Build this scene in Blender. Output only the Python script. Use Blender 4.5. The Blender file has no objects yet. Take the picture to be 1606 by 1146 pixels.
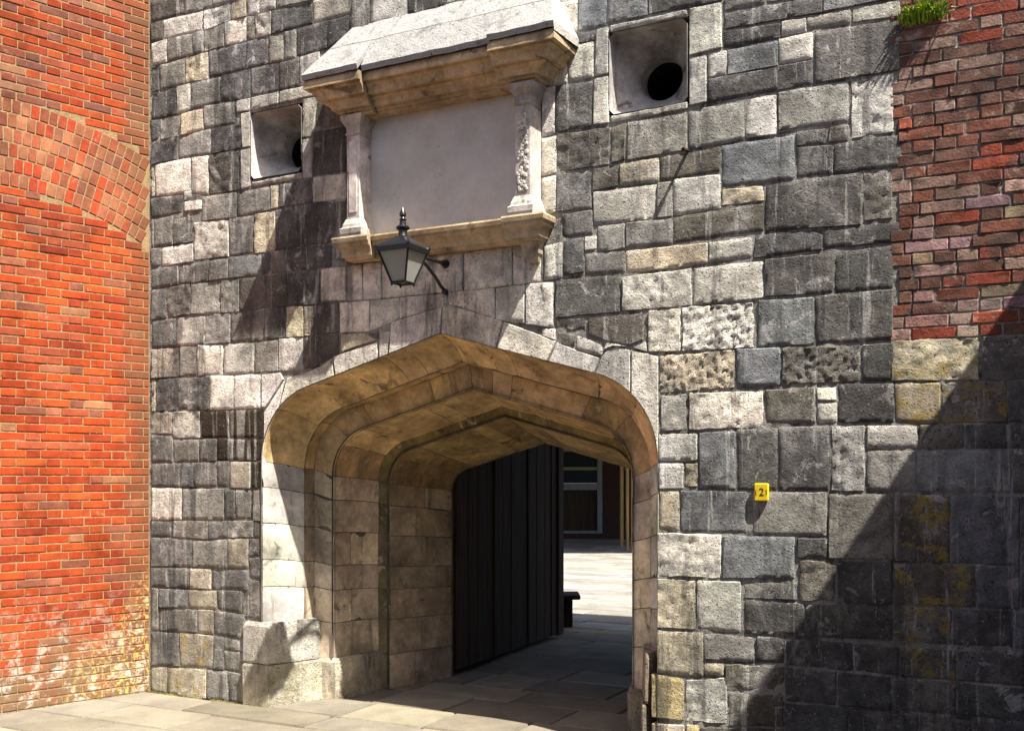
import bpy, bmesh, math, random
from mathutils import Vector, noise, geometry

random.seed(7)
R = random.random
def U(a, b): return a + (b - a) * random.random()

# ------------------------------------------------------------------ camera
scene = bpy.context.scene
F, HZ, CX, CAMH = 1680.0, 745.0, 803.0, 1.70      # focal length and horizon in photo pixels, eye height in metres
cam = bpy.data.cameras.new("camera")
cam.sensor_fit = 'HORIZONTAL'; cam.sensor_width = 36.0
cam.lens = F / 1606.0 * 36.0
cam.shift_y = (HZ - 573.0) / 1606.0
cam.clip_start = 0.05; cam.clip_end = 2000
camo = bpy.data.objects.new("camera", cam)
camo.location = (0, 0, CAMH); camo.rotation_euler = (math.radians(90), 0, 0)
scene.collection.objects.link(camo); scene.camera = camo

# ------------------------------------------------------------------ frames
CORNER = Vector((-2.857, 8.45))                    # where the two walls meet on the ground
AU = math.atan2(-1680.0, 3203.0)                   # direction of the stone wall
UX, UY = math.cos(AU), math.sin(AU)                # along the wall, to the right
NX, NY = -UY, UX                                   # into the wall
AB = math.atan2(1680.0, 1697.0)                    # direction of the brick wall (towards the corner)
# sunlight travels (left, into the wall, down) in the frame of the stone wall
SL, SI, SD = 2.75, 1.0, 5.05

# ------------------------------------------------------------------ light
tosun = Vector((SL * UX - SI * NX, SL * UY - SI * NY, SD)).normalized()
elev = math.asin(tosun.z)
world = bpy.data.worlds.new("World"); scene.world = world; world.use_nodes = True
wn = world.node_tree.nodes; wl = world.node_tree.links
sky = wn.new('ShaderNodeTexSky'); sky.sky_type = 'NISHITA'; sky.sun_disc = False
sky.sun_elevation = elev; sky.sun_rotation = math.atan2(tosun.x, tosun.y)
sky.dust_density = 3.0; sky.air_density = 0.75
wn['Background'].inputs[1].default_value = 0.072
wl.new(sky.outputs[0], wn['Background'].inputs[0])
sun = bpy.data.lights.new("sun", 'SUN'); sun.energy = 5.0; sun.angle = math.radians(0.53)
sun.color = (1.0, 0.945, 0.86)
suno = bpy.data.objects.new("sun", sun); scene.collection.objects.link(suno)
suno.rotation_euler = tosun.to_track_quat('Z', 'Y').to_euler(); suno.location = (6, -6, 14)
scene.view_settings.view_transform = 'Standard'; scene.view_settings.look = 'None'
scene.view_settings.exposure = 1.34; scene.view_settings.gamma = 1.0
scene.cycles.max_bounces = 8; scene.cycles.diffuse_bounces = 6

# ------------------------------------------------------------------ helpers
def face(px, py, d=0.0):
    """survey point on the stone wall (plane set back d) -> (along, height)"""
    k = (px - CX) / F
    ox, oy = CORNER.x + NX * d, CORNER.y + NY * d
    s = (k * oy - ox) / (UX - k * UY)
    z = oy + UY * s
    return s, CAMH + (HZ - py) * z / F

def link(o): scene.collection.objects.link(o); return o

def thing(name, label, cat, loc=(0, 0, 0), frame='W', group=None, kind=None):
    """an Empty at the base of a thing; loc is (along, into, up) in the frame of the stone wall"""
    o = bpy.data.objects.new(name, None); link(o); o.empty_display_size = 0.2
    if frame == 'W':
        o.location = (CORNER.x + UX * loc[0] + NX * loc[1], CORNER.y + UY * loc[0] + NY * loc[1], loc[2])
        o.rotation_euler = (0, 0, AU)
    elif frame == 'B':
        c, s = math.cos(AB), math.sin(AB)
        o.location = (CORNER.x + c * loc[0] - s * loc[1], CORNER.y + s * loc[0] + c * loc[1], loc[2])
        o.rotation_euler = (0, 0, AB)
    else:
        o.location = loc
    o['off'] = list(loc) if frame in 'WB' else [0, 0, 0]
    if label: o['label'] = label; o['category'] = cat
    if group: o['group'] = group
    if kind: o['kind'] = kind
    return o

def part(name, verts, faces, mat, parent, color=None, smooth=False):
    m = bpy.data.meshes.new(name)
    ox, oy, oz = (parent['off'] if parent and 'off' in parent else (0, 0, 0))
    m.from_pydata([(v[0] - ox, v[1] - oy, v[2] - oz) for v in verts], [], faces)
    bm = bmesh.new(); bm.from_mesh(m)
    bmesh.ops.recalc_face_normals(bm, faces=bm.faces)
    bm.to_mesh(m); bm.free()
    if smooth:
        for p in m.polygons: p.use_smooth = True
        m.set_sharp_from_angle(angle=math.radians(38))
    m.materials.append(mat)
    o = bpy.data.objects.new(name, m); link(o)
    if parent: o.parent = parent
    if color: o.color = color
    return o

def sub(name, verts, faces, mat, parentpart, color=None, smooth=False):
    """a piece of a part: same frame as the part's thing"""
    th = parentpart.parent
    o = part(name, verts, faces, mat, th, color, smooth)
    o.parent = parentpart
    return o

class MB:
    def __init__(self): self.v = []; self.f = []
    def add(self, v, f):
        n = len(self.v); self.v += [tuple(p) for p in v]; self.f += [tuple(i + n for i in q) for q in f]
        return self
    def box(self, a, b, bev=0.0):
        x0, y0, z0 = a; x1, y1, z1 = b
        if x0 > x1: x0, x1 = x1, x0
        if y0 > y1: y0, y1 = y1, y0
        if z0 > z1: z0, z1 = z1, z0
        if bev <= 0:
            v = [(x, y, z) for z in (z0, z1) for y in (y0, y1) for x in (x0, x1)]
            f = [(0, 1, 3, 2), (4, 6, 7, 5), (0, 4, 5, 1), (2, 3, 7, 6), (0, 2, 6, 4), (1, 5, 7, 3)]
            return self.add(v, f)
        e = min(bev, (x1 - x0) * .45, (y1 - y0) * .45, (z1 - z0) * .45)
        bm = bmesh.new(); bmesh.ops.create_cube(bm, size=1)
        for q in bm.verts:
            q.co = Vector(((x0 + x1) / 2 + q.co.x * (x1 - x0), (y0 + y1) / 2 + q.co.y * (y1 - y0), (z0 + z1) / 2 + q.co.z * (z1 - z0)))
        bmesh.ops.bevel(bm, geom=list(bm.edges), offset=e, segments=1, affect='EDGES')
        bm.verts.index_update()
        self.add([tuple(q.co) for q in bm.verts], [tuple(q.index for q in f.verts) for f in bm.faces]); bm.free()
        return self
    def tube(self, pts, rad, n=10, cap=True):
        pts = [Vector(p) for p in pts]; rings = []
        rr = rad if isinstance(rad, (list, tuple)) else [rad] * len(pts)
        up = Vector((0.31, 0.17, 0.93))
        for i, p in enumerate(pts):
            t = (pts[min(i + 1, len(pts) - 1)] - pts[max(i - 1, 0)]).normalized()
            a = t.cross(up).normalized(); b = t.cross(a)
            rings.append([p + (a * math.cos(2 * math.pi * k / n) + b * math.sin(2 * math.pi * k / n)) * rr[i] for k in range(n)])
        v = [q for r in rings for q in r]; f = []
        for i in range(len(pts) - 1):
            for k in range(n):
                f.append((i * n + k, i * n + (k + 1) % n, (i + 1) * n + (k + 1) % n, (i + 1) * n + k))
        if cap: f += [tuple(range(n)), tuple((len(pts) - 1) * n + k for k in range(n))]
        return self.add(v, f)
    def lathe(self, c, prof, n=20):
        v = []; f = []
        for r, z in prof:
            for k in range(n):
                a = 2 * math.pi * k / n
                v.append((c[0] + r * math.cos(a), c[1] + r * math.sin(a), c[2] + z))
        for i in range(len(prof) - 1):
            for k in range(n):
                f.append((i * n + k, i * n + (k + 1) % n, (i + 1) * n + (k + 1) % n, (i + 1) * n + k))
        f += [tuple(range(n)), tuple((len(prof) - 1) * n + k for k in range(n))]
        return self.add(v, f)
    def build(self, name, mat, parent, color=None, smooth=False):
        return part(name, self.v, self.f, mat, parent, color, smooth)

# ------------------------------------------------------------------ materials
class NT:
    def __init__(self, name, rough=0.9, spec=0.25):
        self.m = bpy.data.materials.new(name); self.m.use_nodes = True
        self.t = self.m.node_tree; self.b = self.t.nodes['Principled BSDF']
        self.b.inputs['Roughness'].default_value = rough
        self.b.inputs['Specular IOR Level'].default_value = spec
        self.pos = self.n('ShaderNodeNewGeometry').outputs['Position']
        self.info = self.n('ShaderNodeObjectInfo')
    def n(self, t, **k):
        x = self.t.nodes.new(t)
        for a, b in k.items(): setattr(x, a, b)
        return x
    def l(self, a, b): self.t.links.new(a, b)
    def map(self, scale, off=None):
        m = self.n('ShaderNodeMapping'); self.l(self.pos, m.inputs[0]); m.inputs['Scale'].default_value = scale
        if off is not None: self.l(off, m.inputs['Location'])
        return m.outputs[0]
    def objoff(self):
        c = self.n('ShaderNodeCombineXYZ')
        for i in range(3):
            mm = self.n('ShaderNodeMath', operation='MULTIPLY'); self.l(self.info.outputs['Random'], mm.inputs[0]); mm.inputs[1].default_value = (37., 53., 71.)[i]
            self.l(mm.outputs[0], c.inputs[i])
        return c.outputs[0]
    def noise(self, vec, scale, detail=5, rough=.6, dist=0.):
        x = self.n('ShaderNodeTexNoise'); self.l(vec, x.inputs['Vector'])
        x.inputs['Scale'].default_value = scale; x.inputs['Detail'].default_value = detail
        x.inputs['Roughness'].default_value = rough; x.inputs['Distortion'].default_value = dist
        return x.outputs['Fac']
    def vor(self, vec, scale, feat='F1'):
        x = self.n('ShaderNodeTexVoronoi', feature=feat); self.l(vec, x.inputs['Vector']); x.inputs['Scale'].default_value = scale
        return x.outputs['Distance']
    def ramp(self, fac, stops):
        x = self.n('ShaderNodeMapRange'); self.l(fac, x.inputs['Value'])
        x.inputs['From Min'].default_value, x.inputs['From Max'].default_value, x.inputs['To Min'].default_value, x.inputs['To Max'].default_value = stops
        x.interpolation_type = 'SMOOTHSTEP'
        return x.outputs[0]
    def math(self, op, a, b):
        x = self.n('ShaderNodeMath', operation=op)
        for i, q in enumerate((a, b)):
            if isinstance(q, (int, float)): x.inputs[i].default_value = q
            else: self.l(q, x.inputs[i])
        return x.outputs[0]
    def mix(self, fac, a, b, blend='MIX'):
        x = self.n('ShaderNodeMix', data_type='RGBA', blend_type=blend)
        for i, q in ((0, fac), (6, a), (7, b)):
            if isinstance(q, (int, float)): x.inputs[i].default_value = q
            elif isinstance(q, tuple): x.inputs[i].default_value = q if len(q) == 4 else (*q, 1)
            else: self.l(q, x.inputs[i])
        return x.outputs[2]
    def val(self, col, fac, lo, hi):
        """multiply colour by lo..hi driven by fac"""
        mr = self.n('ShaderNodeMapRange'); self.l(fac, mr.inputs['Value'])
        mr.inputs['From Min'].default_value = .3; mr.inputs['From Max'].default_value = .7
        mr.inputs['To Min'].default_value = lo; mr.inputs['To Max'].default_value = hi
        v = self.n('ShaderNodeVectorMath', operation='SCALE'); self.l(col, v.inputs[0]); self.l(mr.outputs[0], v.inputs['Scale'])
        return v.outputs[0]
    def bump(self, h, strength, dist):
        x = self.n('ShaderNodeBump'); x.inputs['Strength'].default_value = strength; x.inputs['Distance'].default_value = dist
        self.l(h, x.inputs['Height'])
        if hasattr(self, 'last'): self.l(self.last, x.inputs['Normal'])
        self.last = x.outputs[0]; self.l(self.last, self.b.inputs['Normal'])
    def out(self, col): self.l(col, self.b.inputs['Base Color']); return self.m

def make_stone(name='weathered_stone', joint=False):
    k = NT(name, .92, .2)
    off = k.objoff()
    iso = k.map((1, 1, 1), off); streak = k.map((9, 9, .9), off)
    big = k.noise(iso, 3.4, 5, .6, .3); mid = k.noise(iso, 15, 7, .7); fine = k.noise(iso, 75, 5, .75)
    col = k.info.outputs['Color']
    # tone of the single block
    col = k.val(col, big, .70, 1.24); col = k.val(col, mid, .70, 1.26); col = k.val(col, fine, .74, 1.24)
    pale = k.noise(iso, 6, 7, .72, .7)
    col = k.mix(k.ramp(pale, (.585, .635, 0, .6)), col, (.52, .505, .475))
    # weathering that ignores the joints: broad soot and washed areas, runs of black and of lime, lichen
    gw = k.map((1, 1, .62)); gs = k.map((5, 5, .5)); gl = k.map((10, 10, .8)); w = k.map((1, 1, 1))
    col = k.val(col, k.noise(gw, 2.4, 7, .70, .6), .34, 1.66)
    wash = k.math('MULTIPLY', k.ramp(k.noise(k.map((1, 1, .8)), 3.1, 8, .74, .5), (.53, .62, 0, 1)), .42)
    col = k.mix(wash, col, (.42, .405, .375))
    soot = k.math('MULTIPLY', k.ramp(k.noise(gs, 1.5, 7, .68), (.515, .64, 0, 1)), k.ramp(k.noise(w, 1.3, 3), (.36, .55, .25, 1)))
    col = k.mix(k.math('MULTIPLY', soot, .72), col, (.062, .061, .062))
    col = k.mix(k.ramp(k.noise(gl, 1.3, 6, .72), (.565, .66, 0, .6)), col, (.60, .58, .535))
    li = k.noise(k.map((1, 1, 1.3)), 6.5, 8, .78, .4)
    al = k.math('MULTIPLY', k.math('MINIMUM', k.info.outputs['Alpha'], 1.0), k.ramp(k.info.outputs['Alpha'], (1.4, 1.6, 1, 0)))
    lm = k.math('ADD', li, k.math('MULTIPLY', al, .15))
    col = k.mix(k.ramp(lm, (.665, .72, 0, .72)), col, (.40, .29, .07))
    dr = k.math('MULTIPLY', k.ramp(k.info.outputs['Alpha'], (1.4, 1.6, 0, 1)), k.ramp(k.noise(k.map((8, 8, .35)), 1.7, 3, .5), (.42, .50, 0, .93)))
    col = k.mix(dr, col, (.028, .018, .008))
    wh = k.vor(w, 24)
    col = k.mix(k.ramp(wh, (.08, .13, .5, 0)), col, (.55, .53, .49))
    pit = k.vor(iso, 46)
    pitm = k.math('MULTIPLY', k.ramp(pit, (.08, .27, 1, 0)), k.ramp(k.noise(iso, 9, 3), (.44, .6, 0, 1)))
    col = k.mix(k.math('MULTIPLY', pitm, .6), col, (.045, .042, .04))
    if joint:
        col = k.mix(k.ramp(k.noise(w, 3.7, 6, .7), (.525, .62, 0, .8)), col, (.05, .046, .042))
    h = k.math('ADD', k.math('MULTIPLY', fine, .6), k.math('MULTIPLY', mid, 1.6))
    h = k.math('SUBTRACT', h, k.math('MULTIPLY', pitm, .9))
    k.bump(h, 1.0, .022)
    return k.out(col)

def make_ashlar():
    """smoother dressed stone of the arch and tablet"""
    k = NT('dressed_stone', .9, .2)
    off = k.objoff()
    iso = k.map((1, 1, 1), off); streak = k.map((7, 7, 1.0), off)
    big = k.noise(iso, 2.6, 5, .6, .4); mid = k.noise(iso, 18, 6, .65); fine = k.noise(iso, 90, 3, .6)
    col = k.info.outputs['Color']
    col = k.val(col, big, .56, 1.42); col = k.val(col, mid, .78, 1.2); col = k.val(col, fine, .88, 1.12)
    w = k.map((1, 1, 1)); col = k.val(col, k.noise(w, 2.2, 6, .7, .6), .55, 1.4)
    col = k.mix(k.ramp(k.noise(streak, 1.7, 5, .6), (.55, .70, 0, .55)), col, (.10, .075, .045))
    col = k.mix(k.ramp(k.noise(iso, 5, 7, .75, .5), (.58, .66, 0, .6)), col, (.56, .49, .38))
    col = k.mix(k.ramp(k.noise(iso, 3.7, 7, .7, .8), (.585, .67, 0, .72)), col, (.05, .04, .028))
    h = k.math('ADD', k.math('MULTIPLY', fine, .25), mid)
    k.bump(h, .5, .008)
    return k.out(col)

def make_brick(name, rag):
    k = NT(name, .9, .2)
    off = k.objoff()
    iso = k.map((1, 1, 1), off); w = k.map((1, 1, 1))
    big = k.noise(iso, 9, 5, .65); fine = k.noise(iso, 85, 4, .7)
    col = k.info.outputs['Color']
    col = k.val(col, big, .72, 1.24); col = k.val(col, fine, .84, 1.14)
    # lime bloom and mortar smears crossing several bricks
    sm = k.noise(k.map((1, 1, 1.2)), 5.2, 8, .8, .3)
    col = k.mix(k.ramp(sm, (.605 - rag * .07, .70 - rag * .05, 0, .6)), col, (.44, .33, .26))
    col = k.val(col, k.noise(w, 2.1, 6, .7, .4), .62, 1.34)
    if rag > .5:
        col = k.mix(k.ramp(k.noise(w, 7, 7, .7), (.5, .64, 0, .75)), col, (.07, .055, .045))
    else:
        # damp grime low on the wall and in the corner, with its own ragged edge
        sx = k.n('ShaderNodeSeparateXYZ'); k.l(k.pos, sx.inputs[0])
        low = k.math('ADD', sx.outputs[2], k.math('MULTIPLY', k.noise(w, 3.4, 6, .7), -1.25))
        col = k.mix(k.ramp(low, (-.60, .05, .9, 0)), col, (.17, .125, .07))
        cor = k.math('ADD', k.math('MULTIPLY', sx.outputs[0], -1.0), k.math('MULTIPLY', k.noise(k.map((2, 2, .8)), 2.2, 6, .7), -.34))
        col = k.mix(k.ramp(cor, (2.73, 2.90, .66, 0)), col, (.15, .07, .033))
        lic = k.math('ADD', k.math('MULTIPLY', low, .55), k.math('MULTIPLY', cor, 1.0))
        spot = k.math('MULTIPLY', k.ramp(k.noise(w, 26, 5, .7), (.5, .58, 0, 1)), k.ramp(lic, (2.60, 3.0, 1, 0)))
        col = k.mix(k.math('MULTIPLY', spot, .8), col, (.62, .46, .13))
        wht = k.math('MULTIPLY', k.ramp(k.noise(w, 9, 7, .75), (.5, .62, 0, 1)), k.ramp(sx.outputs[2], (.2, 1.0, 1, 0)))
        col = k.mix(k.math('MULTIPLY', wht, .7), col, (.60, .53, .45))
    k.bump(k.math('ADD', k.math('MULTIPLY', fine, .5), big), .6 + .4 * rag, .006 + .008 * rag)
    return k.out(col)

def make_mortar(name, c, rag=0.):
    k = NT(name, .95, .1); w = k.map((1, 1, 1))
    n = k.noise(w, 11, 6, .7); f = k.noise(w, 80, 4, .7)
    base = k.n('ShaderNodeRGB'); base.outputs[0].default_value = (*c, 1)
    col = k.val(base.outputs[0], n, .45 if rag else .8, 1.2); col = k.val(col, f, .75, 1.2)
    if rag:
        col = k.mix(k.ramp(k.noise(w, 4.3, 7, .75), (.58, .68, 0, .8)), col, (.42, .31, .09))
        col = k.mix(k.ramp(k.noise(w, 2.1, 5, .6), (.48, .66, 0, .75)), col, (.05, .045, .04))
    k.bump(f, .8, .012)
    return k.out(col)

def make_paving():
    k = NT('paving_stone', .85, .3); off = k.objoff(); iso = k.map((1, 1, 1), off)
    big = k.noise(iso, 3.1, 6, .6); fine = k.noise(iso, 55, 5, .7)
    col = k.info.outputs['Color']
    col = k.val(col, big, .72, 1.2); col = k.val(col, fine, .86, 1.12)
    w = k.map((1, 1, 1))
    col = k.mix(k.ramp(k.noise(w, 1.4, 6, .7), (.54, .70, 0, .42)), col, (.115, .10, .075))
    col = k.mix(k.ramp(k.noise(w, 7, 8, .8, .5), (.60, .70, 0, .5)), col, (.30, .27, .22))
    col = k.mix(k.ramp(k.vor(iso, 34), (.05, .08, .5, 0)), col, (.09, .08, .07))
    k.bump(k.math('ADD', fine, k.math('MULTIPLY', big, .8)), .5, .008)
    return k.out(col)

def make_wood(name, c, rough=.7, grain=.5):
    k = NT(name, rough, .3); off = k.objoff()
    g = k.noise(k.map((26, 26, 1.1), off), 1.6, 6, .65); f = k.noise(k.map((90, 90, 4), off), 1.2, 3, .6)
    base = k.n('ShaderNodeRGB'); base.outputs[0].default_value = (*c, 1)
    col = k.val(base.outputs[0], g, 1 - grain, 1 + grain); col = k.val(col, f, .8, 1.2)
    k.bump(g, .6, .006)
    return k.out(col)

def make_plain(name, c, rough=.5, spec=.5, metal=0., var=.12, bumpd=.0):
    k = NT(name, rough, spec); n = k.noise(k.map((1, 1, 1)), 13, 6, .65)
    k.b.inputs['Metallic'].default_value = metal
    base = k.n('ShaderNodeRGB'); base.outputs[0].default_value = (*c, 1)
    if bumpd: k.bump(n, .5, bumpd)
    return k.out(k.val(base.outputs[0], n, 1 - var, 1 + var))

def make_roofslab():
    k = NT('hood_stone', .93, .15); iso = k.map((1, 1, 1))
    col = k.info.outputs['Color']
    n = k.noise(iso, 16, 7, .7); f = k.noise(iso, 60, 5, .7)
    col = k.val(col, n, .82, 1.12)
    col = k.mix(k.ramp(k.noise(iso, 6, 8, .8, .4), (.53, .64, 0, .65)), col, (.15, .145, .135))
    col = k.mix(k.ramp(k.vor(iso, 15), (.10, .17, .7, 0)), col, (.10, .09, .08))
    k.bump(k.math('ADD', n, f), .8, .014)
    return k.out(col)

M = dict(stone=make_stone(), joint=make_stone('stone_mortar_flush', True), ashlar=make_ashlar(), brick=make_brick('red_brick', 0.), oldbrick=make_brick('old_brick', 1.),
         mortar=make_mortar('stone_mortar', (.34, .315, .27), 1.), lime=make_mortar('lime_mortar', (.33, .225, .115)),
         oldlime=make_mortar('old_lime_mortar', (.34, .29, .23), 1.), jointdark=make_mortar('joint_filling', (.17, .15, .12), 1.),
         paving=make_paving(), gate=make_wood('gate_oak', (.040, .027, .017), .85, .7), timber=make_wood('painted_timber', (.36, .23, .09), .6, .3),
         greyframe=make_wood('grey_frame', (.20, .21, .22), .6, .2), yellowbar=make_plain('yellow_bar', (.22, .22, .10), .6),
         iron=make_plain('black_iron', (.012, .012, .013), .28, .6), rust=make_plain('rusty_iron', (.05, .025, .014), .85, .3, 0, .4, .004),
         hood=make_roofslab(), dark=make_plain('bore_dark', (.02, .02, .02), .95, .1), roofing=make_plain('grey_slate', (.06, .06, .065), .8),
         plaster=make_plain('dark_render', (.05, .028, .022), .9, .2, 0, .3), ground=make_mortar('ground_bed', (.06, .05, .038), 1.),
         yellow=make_plain('yellow_plastic', (.80, .56, .015), .45, .4, 0, .05), print=make_plain('black_print', (.015, .013, .01), .6),
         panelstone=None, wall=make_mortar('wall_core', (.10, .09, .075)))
def make_panel():
    k = NT('tablet_stone', .85, .25); iso = k.map((1, 1, 1))
    base = k.n('ShaderNodeRGB'); base.outputs[0].default_value = (.57, .535, .50, 1)
    col = k.val(base.outputs[0], k.noise(iso, 2.4, 6, .6), .78, 1.18); col = k.val(col, k.noise(iso, 30, 4), .95, 1.05)
    col = k.mix(k.ramp(k.noise(iso, 13, 7, .75), (.655, .70, 0, .7)), col, (.12, .07, .05))
    k.bump(k.noise(iso, 40, 4), .3, .004)
    return k.out(col)
M['panelstone'] = make_panel()
M['moss'] = make_plain('moss_grit', (.14, .125, .04), .95, .1, 0, .6)
gl = bpy.data.materials.new('lantern_glass'); gl.use_nodes = True
gb = gl.node_tree.nodes['Principled BSDF']; gb.inputs['Base Color'].default_value = (.62, .63, .58, 1)
gb.inputs['Roughness'].default_value = .35; gb.inputs['Transmission Weight'].default_value = .55; gb.inputs['IOR'].default_value = 1.1
M['glass'] = gl
gk = bpy.data.materials.new('window_glass'); gk.use_nodes = True
gb = gk.node_tree.nodes['Principled BSDF']; gb.inputs['Base Color'].default_value = (.02, .025, .03, 1); gb.inputs['Roughness'].default_value = .12
M['pane'] = gk
lf = NT('leaf_green', .55, .3); lc = lf.n('ShaderNodeRGB'); lc.outputs[0].default_value = (.24, .36, .03, 1)
M['leaf'] = lf.out(lf.val(lc.outputs[0], lf.noise(lf.map((1, 1, 1)), 30, 3), .6, 1.5))
lf.b.inputs['Transmission Weight'].default_value = 0.0

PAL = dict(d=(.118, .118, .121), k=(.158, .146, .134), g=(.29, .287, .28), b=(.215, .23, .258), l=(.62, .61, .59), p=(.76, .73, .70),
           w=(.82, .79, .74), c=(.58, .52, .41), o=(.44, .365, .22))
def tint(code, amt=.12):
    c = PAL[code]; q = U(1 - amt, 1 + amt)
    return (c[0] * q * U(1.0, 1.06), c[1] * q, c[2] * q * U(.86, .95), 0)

# ------------------------------------------------------------------ arch geometry (frame of the stone wall)
AC, AW, AH, AM = 2.682, 1.535, 2.647, .28          # centre, half width, apex height, slope of the straight haunch
SA = math.sqrt(1 + AM * AM)
def arch(q, inset):
    """q: 0..1 left jamb, 1..2 left shoulder, 2..3 left haunch, 3..6 mirrored; returns along, height, normal towards the stone"""
    mirror = q > 3
    if mirror: q = 6 - q
    a = AW - inset; apex = AH - inset * SA; r = max(.55 - inset * .55, .2)
    hc = apex - AM * (a - r) - r * SA
    th = math.pi / 2 - math.atan(AM)
    if q <= 1: w, h, n = a, hc * q, (1, 0)
    elif q <= 2:
        t = th * (q - 1); w, h, n = a - r + r * math.cos(t), hc + r * math.sin(t), (math.cos(t), math.sin(t))
    else:
        w0 = a - r + r * math.cos(th); w = w0 * (3 - q); h = apex - AM * w; n = (math.cos(th), math.sin(th))
    sg = 1 if mirror else -1
    return AC + sg * w, h, (sg * n[0], n[1])
def arch_at(px):
    """q of the outer arris at photo column px"""
    best = min(range(0, 6001), key=lambda i: abs(px - colq[i]))
    return best / 1000.
def column(s, d=0.):
    return CX + F * (CORNER.x + UX * s + NX * d) / (CORNER.y + UY * s + NY * d)
colq = [column(arch(i / 1000., 0)[0]) + (0.004 * i / 1000. if i < 1000 or i > 5000 else 0) for i in range(6001)]

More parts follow.
